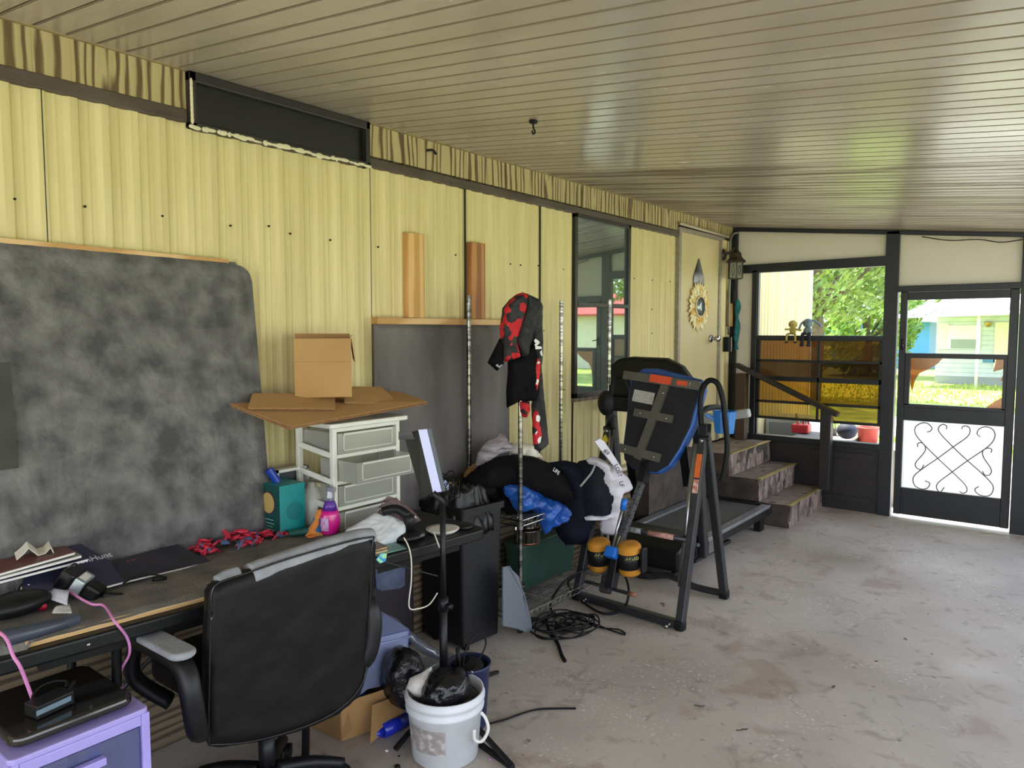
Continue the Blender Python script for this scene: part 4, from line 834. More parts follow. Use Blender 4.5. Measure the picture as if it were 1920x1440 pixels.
b = MB(); b.tube([(-2.56, 1.93, TZ + .175), (-2.53, 1.945, TZ + .17), (-2.515, 1.955, TZ + .13), (-2.525, 1.955, TZ + .08)], .012, 8, 5); b.build('handle', mat('yellowed_plastic', 'b8b08a', rough=.4), t, smooth=True)
t = thing('snack_bag', 'orange and blue printed bag standing left of the pink bottle', 'bag', (-2.45, 1.84, TZ))
b = MB(); b.relief([(572,1005),(590,968),(598,950),(607,955),(609,975),(607,1005),(600,1010)], (-2.45, 1.84, TZ), (1, -.4, 0), .004, .018, .02, .004, 60, 3, .012); b.build('bag_body', cellmat('orange_blue_print', [(0, 'e08a3a'), (.35, 'e8b068'), (.55, '2a6a9c'), (.72, '15202c'), (.85, 'd8702c')], 26), t, smooth=True)
b = MB(); b.blob((-2.425, 1.80, TZ + .006), (.018, .02, .006), 2, .3, 60, 2); tag(b.build('orange_crumb', mat('orange_bit', 'e07a30', rough=.6), smooth=True), 'small orange scrap on the felt in front of the bag', 'scrap')
# ---- pink spray bottle
t = thing('spray_bottle', 'hot pink spray bottle with purple collar and clear trigger', 'spray bottle', (-2.41, 1.885, TZ))
c_ = (-2.415, 1.885, TZ)
b = MB(); b.lathe(c_, [(0, 0), (.032, 0), (.038, .006), (.043, .03), (.044, .055), (.041, .08), (.034, .098)], 28, None, .75, 1.0); b.build('bottle', mat('hot_pink', 'e0188a', 'd02090', 8, rough=.25, coat=.4), t, smooth=True)
b = MB(); b.lathe(c_, [(.0335, .096), (.028, .118), (.021, .134), (.019, .137)], 28, None, .78, 1.0); b.build('collar', mat('deep_purple', '5a2a96', rough=.3), t, smooth=True)
b = MB(); b.lathe(c_, [(.018, .136), (.019, .15), (.016, .165), (.012, .19), (0, .20)], 20); b.box(V(c_) + V((.012, -.004, .185)), (.05, .018, .02)); b.box(V(c_) + V((.03, -.004, .165)), (.006, .01, .03)); b.build('trigger_cap', clearmat('clear_cap', 'e0e2e8', 'd0d2da', .45, .12), t, smooth=False, bevel=.003)
b = MB(); b.lathe((c_[0], c_[1], TZ), [(.0445 * .75, .02), (.0455 * .75, .05), (.0425 * .75, .075)], 12)
b = MB(); vs = []; fs = []
for i in range(9):
    a = math.radians(-95 + 55 * i / 8)
    for z_, r_ in ((.02, .0425), (.045, .0452), (.072, .0432)): vs.append((c_[0] + .76 * r_ * math.cos(a) + .0005, c_[1] + r_ * 1.01 * math.sin(a), TZ + z_))
for i in range(8):
    for j in range(2): k = i * 3 + j; fs.append((k, k + 3, k + 4, k + 1))
b.add(vs, fs); b.build('label', mat('bottle_print', 'c07ab8', 'e0c4e4', 60, (3, 3, 1), rough=.4), t, smooth=True)
# ---- white drawer unit on the table
t = thing('plastic_drawer_unit', 'white plastic drawer unit with clear drawers, second drawer pulled out', 'drawer unit', (-2.53, 2.09, TZ - .01))
m_frost = clearmat('frosted_clear', 'eeeeea', 'e2e2dc', .5, .08, .2)
ux0, ux1, uy0, uy1 = -2.665, -2.415, 1.905, 2.275; uz = TZ - .027; ut = 1.205
b = MB(); b.prism([(x, y, ut) for x, y in rrect((ux0 + ux1) / 2 + .01, (uy0 + uy1) / 2, ux1 - ux0 + .045, uy1 - uy0 + .06, .02)], (0, 0, .02)); b.build('top', m_white, t, bevel=.006, seg=3)
b = MB()
for x in (ux0, ux1 - .022):
    for y in (uy0, uy1 - .022): b.boxp((x, y, uz), (x + .022, y + .022, ut))
dh = (ut - uz - .02) / 4
for k in range(5):
    z = uz + .012 + k * dh
    b.boxp((ux1 - .014, uy0 + .0221, z - .012), (ux1 - .001, uy1 - .0221, z + .004))
    for y in (uy0 + .001, uy1 - .009): b.prism([(ux0 + .0221, y, z + .018), (ux1 - .0221, y, z - .010), (ux1 - .0221, y, z + .014), (ux0 + .0221, y, z + .042)], (0, .008, 0)) if z + .05 < ut else None
b.build('frame', m_white, t, bevel=.002)
for k in range(4):
    z0_ = uz + .018 + k * dh; z1_ = z0_ + dh * .78; off = .115 if k == 2 else 0.0; fx = ux1 + .004 + off
    b = MB(); b.boxp((fx - .004, uy0 + .024, z0_), (fx, uy1 - .024, z1_)); b.boxp((ux0 + .02 + off, uy0 + .026, z0_), (fx - .004, uy0 + .029, z1_)); b.boxp((ux0 + .02 + off, uy1 - .029, z0_), (fx - .004, uy1 - .026, z1_)); b.boxp((ux0 + .02 + off, uy0 + .029, z0_), (fx - .004, uy1 - .029, z0_ + .003)); b.boxp((ux0 + .02 + off, uy0 + .029, z0_ + .003), (ux0 + .023 + off, uy1 - .029, z1_))
    d_ = b.build('drawer', m_frost, t)
    b = MB(); b.boxp((fx, uy0 + .05, z1_ - .008), (fx + .006, uy1 - .05, z1_)); b.boxp((fx, uy0 + .05, z0_ + .012), (fx + .003, uy1 - .05, z0_ + .016)); b.boxp((fx, uy0 + .05, z0_ + .012), (fx + .003, uy0 + .054, z1_)); b.boxp((fx, uy1 - .054, z0_ + .012), (fx + .003, uy1 - .05, z1_)); b.build('drawer_rim', mat('milky_rim', 'cfcfca', rough=.4), d_)
b = MB(); b.boxp((-2.50, 2.02, uz + .03 + 3 * dh), (-2.43, 2.09, uz + .065 + 3 * dh)); tag(b.build('cream_box', mat('cream_small_box', 'cfc8a4', rough=.7)), 'small cream box inside the top clear drawer', 'box')
b = MB(); b.boxp((-2.58, 2.0, uz + .023 + 3 * dh), (-2.52, 2.2, uz + .07 + 3 * dh)); tag(b.build('dark_box', mat('grey_small_box', '6e716c', rough=.7)), 'dark grey packet at the back of the top clear drawer', 'packet')
b = MB(); b.blob((-2.40, 2.12, uz + .04 + 2 * dh), (.05, .09, .02), 3, .5, 40, 4); tag(b.build('clutter_heap', mat('mixed_clutter', '6a605c', 'a49a90', 60, rough=.8), smooth=True), 'grey clutter lying in the open drawer', 'clutter')
# ---- cardboard on top
m_cardf = mat('carton_face', 'b08a58', 'a88150', 3, rough=.85, bump=.02, bscale=60)
def sheet(P, th, label, n=3):
    P = [V(p) for p in P]; nrm = (P[1] - P[0]).cross(P[2] - P[0]).normalized(); nrm = -nrm if nrm.z < 0 else nrm
    t = thing('flattened_carton', label, 'cardboard', tuple(P[0]), 'flattened cartons on the drawer unit')
    b = MB()
    for k in range(n):
        j = [V((random.uniform(-.006, .006), random.uniform(-.006, .006), 0)) for _ in P]
        b.prism([p + q + nrm * (k * th / n) for p, q in zip(P, j)], nrm * (th / n * .8))
    b.build('layers', m_cardd, t)
    b = MB(); b.prism([p + nrm * th for p in P], nrm * .002); b.build('face', m_cardf, t)
random.seed(2)
q = at
sheet([q(430, 763, 'x', -2.62), q(545, 806, 'x', -2.37), q(800, 758, 'x', -2.42), q(745, 738, 'x', -2.66)], .012, 'large flattened carton at the bottom, corners sticking out both sides', 3)
up_ = V((0, 0, .016))
sheet([q(464, 776, 'x', -2.53) + up_, q(628, 776, 'x', -2.44) + up_, q(628, 748, 'x', -2.57) + up_, q(474, 748, 'x', -2.64) + up_], .006, 'flattened carton on the left with a seam, lying on the large one', 1)
sheet([q(645, 764, 'x', -2.48) + up_, q(748, 766, 'x', -2.46) + up_, q(715, 734, 'x', -2.64) + up_, q(645, 734, 'x', -2.64) + up_], .005, 'flattened carton on the right beneath the open box', 1)
t = thing('open_carton', 'open brown cardboard box standing on the flattened cartons', 'cardboard box', tuple(q(606, 745, 'x', -2.56)))
a_ = q(553, 745, 'x', -2.585); c_ = q(660, 745, 'x', -2.445); zb = (a_.z + c_.z) / 2; a_.z = zb; c_.z = zb; zt = zb + .245
fx = (c_ - a_); fu = fx.normalized(); bk = V((-fu.y, fu.x, 0)); bk = -bk if bk.x > 0 else bk; dp_ = .135; up = V((0, 0, 1)); th = .004
def bq(u, d, z): return a_ + fx * u + bk * d + up * z
H_ = zt - zb
b = MB()
b.prism([bq(0, 0, 0), bq(1, 0, 0), bq(1, 0, H_), bq(0, 0, H_)], bk * th); b.prism([bq(0, dp_, 0), bq(1, dp_, 0), bq(1, dp_, H_ + .02), bq(0, dp_, H_ + .02)], bk * th)
b.prism([bq(0, th, 0), bq(0, dp_, 0), bq(0, dp_, H_), bq(0, th, H_)], fu * th); b.prism([bq(1, th, 0), bq(1, dp_, 0), bq(1, dp_, H_), bq(1, th, H_)], -fu * th); b.prism([bq(0, th, 0), bq(1, th, 0), bq(1, dp_, 0), bq(0, dp_, 0)], up * th); b.build('carton_walls', m_cardf, t)
b = MB(); b.prism([bq(.01, -.0006, H_ * .60), bq(.99, -.0006, H_ * .60), bq(.99, -.0006, H_ * .607), bq(.01, -.0006, H_ * .607)], bk * .0005); b.build('fold_crease', m_cardd, t)
b = MB(); b.prism([bq(1, 0, H_), bq(1, dp_, H_), bq(1.05, dp_, H_ - .09), bq(1.06, 0, H_ - .10)], fu * .003); b.build('side_flap', m_card, t)
b = MB(); b.prism([bq(1, dp_ * .35, H_ + .002), bq(1, dp_, H_ + .002), bq(1.04, dp_, H_ + .012), bq(1.04, dp_ * .35, H_ + .008)], up * .003); b.build('top_flap', mat('pale_card_edge', 'd8c8a8', rough=.8), t)
# ---- towels, packets on the table's far part
b = MB()
b.relief([(642,1000),(668,985),(700,966),(735,972),(762,985),(768,996),(755,1010),(722,1026),(712,1040),(702,1062),(697,1040),(690,1018),(660,1015)], (-2.25, 1.95, .76), (.55, -.25, .8), .006, .035, .03, .006, 30, 6, .012)
tag(b.build('white_towel', mat('white_towel', 'd9dce0', 'b9d0e2', 9, rough=.9, lo=.5, hi=.75), smooth=True), 'white and pale blue cloth packet spilling over the table edge', 'cloth')
b = MB(); b.relief([(672,968),(690,945),(718,932),(745,938),(775,960),(790,975),(770,985),(740,968),(700,962)], (-2.38, 2.12, .78), (.5, -.3, .8), .006, .03, .03, .01, 30, 9, .008)
tag(b.build('plastic_bag', clearmat('pinkish_clear_bag', 'd8c0c4', 'c8b4b8', .35, .14, .15), smooth=True), 'thin clear plastic bag puffed up behind the white cloth', 'bag')
leaf('folded_leaflet', [tp(1.17, .012, .747), tp(1.40, .01, .747), tp(1.42, .11, .747), tp(1.2, .13, .747)], mat('mint_print', '8fc0a8', '3d6f84', 9, rough=.5), 'mint and blue leaflet at the table edge under the cloth', 'leaflet', amp=.002)
b = MB(); b.box(tuple(at(700, 985, 'z', .765)), (.05, .16, .02), RZ(-5)); tag(b.build('striped_packet', mat('green_black_print', '30342c', '8f9a8c', 30, rough=.5), bevel=.004), 'dark printed packet beneath the white cloth', 'packet')
t = thing('battery_charger', 'black battery charger with a tall grip at the table edge', 'charger', tuple(tp(1.5, .13, .746)))
g = tp(1.505, .12, .746); b = MB(); b.lathe(g, [(0, 0), (.062, 0), (.064, .012), (.05, .024), (.03, .03), (0, .03)], 28, None, .8, 1.15); b.build('base', m_black, t, smooth=True)
b = MB(); b.lathe(g + V((-.005, 0, .028)), [(.026, 0), (.024, .05), (.02, .07), (0, .075)], 20); b.tube([g + V((-.01, -.0, .09)), g + V((-.05, -.03, .12)), g + V((-.09, -.07, .11))], .02, 10, 4); b.build('grip', m_black, t, smooth=True)
b = MB(); b.box(g + V((.045, .02, .016)), (.012, .025, .01)); b.build('socket', m_silver, t)
t = thing('white_power_dock', 'round white dish shaped dock on the table behind the light stand', 'dock', tuple(tp(1.62, .10, .746)))
g = tp(1.655, .09, .746); b = MB(); b.lathe(g, [(0, 0), (.05, 0), (.07, .014), (.072, .018), (.05, .016), (0, .014)], 28); b.build('dish', m_white, t, smooth=True)
b = MB(); b.box(g + V((.055, -.02, -.012)), (.03, .05, .022)); b.build('front_block', m_white, t, bevel=.004)
b = MB(); b.lathe(tp(1.77, .08, .746), [(0, 0), (.038, 0), (.040, .006), (.036, .014), (0, .014)], 28); tag(b.build('black_puck', m_black, smooth=True), 'flat round black puck at the far corner of the table', 'puck')
# white cables hanging at the table edge
b = MB(); b.tube([at(757, 1008, 'x', -2.075), at(766, 1025, 'x', -2.05), at(771, 1050, 'x', -2.04), at(771, 1090, 'x', -2.04), at(767, 1138, 'x', -2.04), at(785, 1141, 'x', -2.03), at(805, 1133, 'x', -2.02), at(820, 1112, 'x', -1.99)], .0028, 8, 6); tag(b.build('white_cable', mat('cream_cable', 'e2dccb', rough=.5), smooth=True), 'cream cable looping below the table to the stand pole', 'cable')
b = MB(); b.tube([at(812, 995, 'x', -2.06), at(818, 1010, 'x', -2.03), at(824, 1027, 'x', -2.02)], .003, 8, 4); tag(b.build('white_cable', mat('cream_cable', 'e2dccb'), smooth=True), 'short white cable hanging from the round dock', 'cable')
t = thing('green_blue_sticker', 'small blue and green tag at the table edge near the chair', 'tag', tuple(at(713, 1048, 'x', -2.04)))
P = [at(704, 1049, 'x', -2.045), at(714, 1036, 'x', -2.045), at(724, 1038, 'x', -2.04), at(722, 1052, 'x', -2.04), at(711, 1056, 'x', -2.045)]; b = MB(); b.prism(P, (.004, 0, 0)); b.build('tag_face', mat('blue_green_print', '2f8fd8', 'a6e8b0', 60, rough=.35, lo=.45, hi=.55), t)
b = MB(); b.tube([at(722, 1054, 'x', -2.05), at(820, 1080, 'x', -2.10)], .003, 6); tag(b.build('table_strut', m_steel), 'thin metal strut slanting below the table edge', 'strut')
b = MB(); b.prism([at(x, y, 'x', -2.12) for x, y in ((703, 1058), (708, 1050), (755, 1044), (761, 1052), (760, 1098), (752, 1104), (716, 1109), (706, 1104))], (-.012, 0, 0)); tag(b.build('hanging_tray', mat('slate_blue_cover', '4a5470', '343c54', 22, rough=.4), bevel=.004), 'slate blue flat case hanging below the table beside the chair', 'case')
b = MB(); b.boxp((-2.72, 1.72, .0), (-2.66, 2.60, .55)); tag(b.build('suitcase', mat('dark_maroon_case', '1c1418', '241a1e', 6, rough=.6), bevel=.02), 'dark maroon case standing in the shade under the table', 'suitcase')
# ---- LED light panel on a tripod stand
t = thing('light_stand', 'black tripod stand carrying the slim light panel behind the bucket', 'light stand', (-1.98, 2.09, 0))
px_, py_ = -1.985, 2.095
b = MB(); b.cyl((px_, py_, .12), (px_, py_, .53), .0165); b.cyl((px_, py_, .50), (px_, py_, .92), .0115); b.build('pole', m_black, t, smooth=True)
b = MB(); b.cyl((px_, py_, .49), (px_, py_, .545), .021); b.cyl((px_ + .02, py_, .515), (px_ + .045, py_, .515), .011); b.build('collar', m_black, t, smooth=True)
b = MB(); b.cyl((px_, py_, .12), (px_, py_, .18), .024); b.build('leg_hub', m_black, t, smooth=True)
for e_ in ((-1.60, 2.05), (-2.12, 2.60), (-2.02, 1.86)):
    b = MB(); b.bar((px_, py_, .16), (e_[0], e_[1], .012), .02, .014); b.build('leg', m_black, t, bevel=.003)
t = thing('light_panel', 'slim LED light panel tilted on the stand, pale lilac along its edge', 'light panel', tuple(at(808, 925, 'x', -2.02)))
A_ = at(757, 815, 'x', -2.12); B_ = at(784, 806, 'x', -2.02); C_ = at(812, 924, 'x', -1.99); D_ = at(791, 934, 'x', -2.09)
b = MB(); b.prism([A_, B_, C_, D_], (.0, .01, 0)); b.build('front_face', mat('dark_grey_face', '35362f', rough=.35), t)
n_ = V((.012, .036, 0))
b = MB(); b.prism([B_, B_ + n_, C_ + n_, C_], (-.004, .002, 0)); b.build('diffuser_edge', mat('lilac_white', 'c6c8f2', rough=.4), t)
b = MB(); b.prism([A_ + n_ * 1.05, B_ + n_ * 1.05, C_ + n_ * 1.05, D_ + n_ * 1.05], (.002, .018, 0)); b.build('back_shell', mat('slate_shell', '39424e', rough=.35), t)
b = MB(); b.box(A_.lerp(B_, .5) + V((0, -.003, -.012)), (.09, .008, .03), RZ(45)); b.build('top_clip', m_blackgloss, t)
b = MB(); b.tube([C_, V((px_, py_, .93)), V((px_, py_, .90))], .012, 8); b.build('bracket', m_black, t, smooth=True)
b = MB(); random.seed(8)
for k in range(5):
    c0 = at(838 + 3 * k, 905 + 4 * k, 'x', -2.08); b.tube([c0 + V((.03 * math.cos(a + k), .03 * math.sin(a + k * 2), .045 * math.sin(a))) for a in [i * .7 for i in range(10)]], .0025, 6, 3)
tag(b.build('coiled_wire', m_rubber, smooth=True), 'tangled black wire coil behind the light panel', 'wire')
# ---- office chair
t = thing('office_chair', 'worn black leather office chair seen from behind, grey lining showing on top', 'office chair', (-2.14, 1.39, 0))
m_leather = mat('worn_black_leather', '100d0e', '171314', 3, spec=.22, rough=.5, bump=.12, bscale=30, detail=8)
m_peel = mat('peeled_grey_lining', '86888e', 'a0a2a8', 9, rough=.9, bump=.3, bscale=70)
b = MB(); b.relief([(392,1110),(404,1092),(430,1080),(470,1066),(560,1034),(650,1008),(692,1000),(703,1012),(702,1060),(697,1130),(690,1200),(684,1270),(672,1305),(630,1342),(560,1372),(480,1392),(410,1402),(390,1398),(386,1370),(386,1300),(388,1200)], (-2.0, 1.43, .6), (1, -.02, 0), .012, .028, .05, .004, 9, 4, .075, True, False); b.build('backrest', m_leather, t, smooth=True)
b = MB(); P = [(448,1098),(470,1068),(560,1035),(650,1008),(696,1000)]
Q = [at(x, y, 'x', -2.01) for x, y in [(468,1078),(500,1066),(560,1046),(620,1027),(668,1012),(694,1008)]]
b.tube(Q, lambda u: .038 - .006 * abs(u - .5), 16, 6, 1.0); b.build('peeled_top', m_peel, t, smooth=True)
b = MB(); b.tube([at(x, y, 'x', -2.02) for x, y in [(408,1092),(425,1082),(446,1076)]], .022, 12, 4); b.build('peeled_corner', m_peel, t, smooth=True)
b = MB(); b.tube([at(x, y, 'x', -1.968) for x, y in [(397,1150),(398,1110),(412,1092),(470,1072),(560,1042),(690,1008),(698,1030),(690,1180),(682,1275),(620,1340),(500,1384),(405,1396),(392,1380),(393,1250),(397,1150)]], .0035, 6, 5); b.build('piping', m_blackgloss, t, smooth=True)
b = MB(); b.prism([(x, y, .40) for x, y in rrect(-2.29, 1.43, .50, .52, .09)], (0, 0, .10)); b.build('seat', m_leather, t, bevel=.035, seg=4)
b = MB(); b.boxp((-2.40, 1.36, .36), (-2.12, 1.52, .405)); b.bar((-2.16, 1.44, .38), (-1.995, 1.44, .40), .09, .02); b.bar((-2.0, 1.44, .40), (-1.985, 1.44, .5), .08, .02); b.build('tilt_plate', m_black, t, bevel=.005)
b = MB(); b.cyl((-2.14, 1.39, .22), (-2.14, 1.39, .37), .018); b.cyl((-2.14, 1.39, .10), (-2.14, 1.39, .25), .028); b.cyl((-2.14, 1.39, .07), (-2.14, 1.39, .13), .04); b.build('gas_column', m_black, t, smooth=True)
for k in range(5):
    a = math.radians(72 * k + 62); d = V((math.cos(a), math.sin(a), 0)); c_ = V((-2.14, 1.39, 0))
    b = MB(); b.tube([c_ + d * .03 + V((0, 0, .115)), c_ + d * .15 + V((0, 0, .105)), c_ + d * .255 + V((0, 0, .075))], lambda u: .026 - .006 * u, 10, 4, 1.0); s_ = b.build('leg', m_black, t, smooth=True)
    p = c_ + d * .26; n_ = V((-d.y, d.x, 0)); b = MB(); b.cyl(p + n_ * .008 + V((0, 0, .028)), p + n_ * .028 + V((0, 0, .028)), .028, n=18); b.cyl(p - n_ * .028 + V((0, 0, .028)), p - n_ * .008 + V((0, 0, .028)), .028, n=18); b.cyl(p + V((0, 0, .03)), p + V((0, 0, .07)), .008); b.build('caster', m_rubber, s_)
for s, y in (('l', 1.04), ('r', 1.715)):
    k_ = 1
    b = MB(); b.tube([(-2.27, y + (.09 if s == 'l' else -.05), .42), (-2.31, y, .52), (-2.29, y, .63), (-2.22, y, .655), (-2.06, y, .655), (-1.99, y, .63), (-1.965, y, .56), (-1.975, y + (.02 if s == 'l' else -.02), .45), (-2.02, y + (.06 if s == 'l' else -.05), .41)], .021, 10, 5, 1.5); b.build('armrest', m_black, t, smooth=True)
    b = MB(); b.prism([(x, yy, .670) for x, yy in rrect(-2.125, y, .30, .078, .038)], (0, 0, .022)); b.build('arm_pad', m_peel if s == 'l' else m_leather, t, bevel=.01, seg=3)
# ---- tall black bin with its bag
t = thing('black_bin', 'tall square black bin beyond the folding table', 'bin', (-2.55, 2.78, 0))
u_ = V((.09, .996, 0)); w_ = V((-.996, .09, 0)); c0 = V((-2.41, 2.685, 0))
def bp_(a, d, z): k = 1 + .10 * z / .73; return c0 + u_ * (.13 + (a - .13) * k) + w_ * (.155 + (d - .14) * k * 1.1) + V((0, 0, z))
b = MB()
R0 = rrect(.13, .14, .26, .28, .02); vs = [bp_(a, d, .02) for a, d in R0] + [bp_(a, d, .72) for a, d in R0] + [bp_(.13 + (a - .13) * .93, .14 + (d - .14) * .93, .72) for a, d in R0] + [bp_(.13 + (a - .13) * .93, .14 + (d - .14) * .93, .3) for a, d in R0]; n = len(R0)
b.add(vs, [(k * n + i, k * n + (i + 1) % n, (k + 1) * n + (i + 1) % n, (k + 1) * n + i) for k in range(3) for i in range(n)] + [tuple(range(n))[::-1], tuple(range(3 * n, 4 * n))]); m_bin = mat('bin_black', '08090b', '0c0d10', 5, rough=.5)
b.build('bin_body', m_bin, t)
b = MB(); R1 = rrect(.13, .14, .285, .305, .025); R2 = rrect(.13, .14, .25, .27, .02); vs = [bp_(a, d, .69) for a, d in R1] + [bp_(a, d, .725) for a, d in R1] + [bp_(a, d, .725) for a, d in R2]; b.add(vs, [(k * n + i, k * n + (i + 1) % n, (k + 1) * n + (i + 1) % n, (k + 1) * n + i) for k in range(2) for i in range(n)]); b.build('rim', m_bin, t)
b = MB(); b.boxp((-2.43, 2.70, 0), (-2.40, 2.72, .03)); b.cyl((-2.62, 2.70, .03), (-2.62, 2.90, .03), .03); b.build('wheel_axle', m_rubber, t)
m_bag = mat('black_bin_bag', '080808', '0e0e0d', 12, spec=.4, rough=.4, bump=.4, bscale=22, detail=6)
b = MB(); c_ = bp_(.13, .14, .735)
def bagf(u, v):
    a = 2 * math.pi * u; r = .05 + .125 * v if v < .75 else .05 + .125 * .75 + .05 * math.sin((v - .75) * 4 * 1.57)
    z = .05 * math.sin(v * 4.2) + (.03 if v < .75 else -.20 * (v - .75) * 2.2); q_ = V((math.cos(a) * r * .95, math.sin(a) * r * 1.05, 0))
    n_ = noise.fractal(V((math.cos(a) * 3, math.sin(a) * 3, v * 5)), 1, 2, 4) + .18 * math.sin(a * 17)
    return c_ + q_ * (1 + .10 * n_) + V((0, 0, z + .022 * n_))
b.grid(bagf, 120, 24); tag(b.build('bin_bag', m_bag, smooth=True, solid=.002), 'black bin bag gathered over the rim of the tall bin', 'bag')
b = MB(); b.blob(c_ + V((-.02, -.05, .075)), (.03, .035, .012), 3, .4, 40, 2); tag(b.build('tan_scrap', mat('tan_scrap', 'b59a68', rough=.8), smooth=True), 'tan scrap on top of the black bin bag', 'scrap')
b = MB(); b.blob(c_ + V((.0, -.13, .085)), (.03, .03, .03), 3, .35, 40, 7); tag(b.build('patterned_scrap', mat('blue_white_pattern', '3c4c78', 'd0d4e0', 70, rough=.8, lo=.45, hi=.55), smooth=True), 'blue and white patterned scrap between bin and light panel', 'scrap')
# ================================================================== WIRE RACK
t = thing('wire_rack', 'chrome wire shelving rack with tall notched posts, clothes heaped on it', 'shelving rack', (-2.52, 3.5, 0))
rx0, rx1, ry0, ry1 = -2.685, -2.33, 3.05, 3.945
m_post = mat('notched_chrome', '9a9791', '55524f', 60, (.2, .2, 1), rough=.22, metal=.95, lo=.45, hi=.6)
for x, y in ((rx0, ry0), (rx1, ry0), (rx0, ry1), (rx1, ry1)):
    b = MB(); b.cyl((x, y, .03), (x, y, 1.79), .0125, n=14); z = .2
    while z < 1.78: b.cyl((x, y, z), (x, y, z + .004), .0133, n=14); z += .0254
    b.cyl((x, y, 0), (x, y, .03), .016, n=14); b.cyl((x, y, .56), (x, y, .60), .018, n=14); b.build('post', m_post, t, smooth=False)
for z in (.085, .60):
    b = MB()
    for y in (ry0, ry1):
        b.cyl((rx0, y, z), (rx1, y, z), .004, n=6); b.cyl((rx0, y, z - .03), (rx1, y, z - .03), .004, n=6)
    for x in (rx0, rx1):
        b.cyl((x, ry0, z), (x, ry1, z), .004, n=6); b.cyl((x, ry0, z - .03), (x, ry1, z - .03), .004, n=6)
        k = ry0
        zz = [(x, ry0 + i * .0275, z - (.03 if i % 2 else 0)) for i in range(int((ry1 - ry0) / .0275) + 1)]
        b.tube(zz, .0025, 5)
    x = rx0 + .03
    while x < rx1 - .01: b.cyl((x, ry0, z + .004), (x, ry1, z + .004), .0022, n=5); x += .022
    for y in (ry0 + .3, ry0 + .6): b.cyl((rx0, y, z), (rx1, y, z), .0035, n=5)
    b.build('wire_shelf', m_chrome, t)
# ---- tote and pots on the bottom shelf
t = thing('green_tote', 'dark green plastic tote standing on the bottom rack shelf', 'storage tote', (-2.6, 3.6, .095))
tx0, tx1, ty0, ty1 = -2.672, -2.52, 3.33, 3.90
b = MB(); R0 = rrect((tx0 + tx1) / 2, (ty0 + ty1) / 2, tx1 - tx0 - .03, ty1 - ty0 - .04, .03); R1 = rrect((tx0 + tx1) / 2, (ty0 + ty1) / 2, tx1 - tx0, ty1 - ty0, .03); n = len(R0)
b.add([V((x, y, .095)) for x, y in R0] + [V((x, y, .35)) for x, y in R1], [(i, (i + 1) % n, n + (i + 1) % n, n + i) for i in range(n)] + [tuple(range(n))[::-1], tuple(range(n, 2 * n))]); m_tote = mat('forest_green_plastic', '1d3a30', '24463a', 5, rough=.45); b.build('tote_body', m_tote, t)
b = MB(); b.prism([(x, y, .345) for x, y in rrect((tx0 + tx1) / 2, (ty0 + ty1) / 2, tx1 - tx0 + .012, ty1 - ty0 + .012, .03)], (0, 0, .022)); b.build('lid', m_tote, t, bevel=.005)
m_inox = mat('stainless', 'b9b6b0', 'a6a29b', 5, (1, 1, 4), rough=.16, metal=1)
for nm, c, r, h, lb in (('cooking_pot', (-2.545, 3.40, .370), .078, .075, 'stainless cooking pot with a copper base on the green tote'), ('cooking_pot', (-2.545, 3.40, .449), .066, .065, 'smaller stainless pot stacked upside down on the copper based pot')):
    t = thing(nm, lb, 'pot', c)
    b = MB(); b.lathe(c, [(0, .004), (r * .9, .004), (r, .015), (r, h), (r * 1.06, h + .004), (r * 1.06, h + .008), (r * .96, h + .006), (r * .96, .012), (0, .01)], 40); b.build('pot_body', m_inox, t, smooth=True)
    if r > .07: b = MB(); b.lathe(c, [(0, 0), (r * .93, 0), (r * .97, .01), (r * .9, .012), (0, .012)], 40); b.build('copper_base', mat('copper', '9a5f4a', rough=.3, metal=.8), t, smooth=True)
    b = MB(); b.tube([(c[0] + .02, c[1] + r, c[2] + h * .7), (c[0] + .03, c[1] + r + .03, c[2] + h * .75), (c[0] - .03, c[1] + r + .03, c[2] + h * .75), (c[0] - .02, c[1] + r, c[2] + h * .7)], .006, 8, 4); b.build('pot_handle', m_black, t, smooth=True)
b = MB(); b.lathe((-2.40, 3.10, .095), [(0, 0), (.04, 0), (.045, .02), (.05, .13), (.055, .135), (.048, .138), (.04, .02), (0, .012)], 28); tag(b.build('steel_kettle', m_inox, smooth=True), 'tall steel beaker at the near corner of the bottom shelf', 'beaker')
b = MB(); b.boxp((-2.64, 3.12, .61), (-2.45, 3.45, .68)); tag(b.build('black_tray', m_black, bevel=.01), 'black tray on the middle rack shelf under the tarp', 'tray')
b = MB(); b.blob((-2.42, 3.13, .075), (.05, .06, .03), 3, .4, 20, 9); b.tube([(-2.36, 3.1, .04), (-2.33, 3.18, .03), (-2.30, 3.22, .012)], .012, 8, 4); tag(b.build('dark_tool', m_black, smooth=True), 'dark lump of tools at the near end of the bottom shelf', 'tool')
# translucent lid leaning on the rack
X_ = -2.29
P = [at(x, y, 'x', X_) for x, y in ((945, 1064), (955, 1062), (972, 1080), (979, 1112), (977, 1120), (987, 1158), (989, 1186), (960, 1176), (938, 1172))]
P = [V((X_ + .03 * (.35 - p.z) / .35 * 1.0 - .0, p.y, max(p.z, .004))) for p in P]
b = MB(); b.prism(P, (-.008, 0, 0)); b.tube([P[1] + V((.004, 0, 0)), P[3], P[5], P[6]], .005, 6); tag(b.build('plastic_lid', clearmat('milky_lid', 'ccd2da', 'c3c9d2', .5, .1, .2)), 'milky translucent lid standing between the black bin and the cables', 'lid')
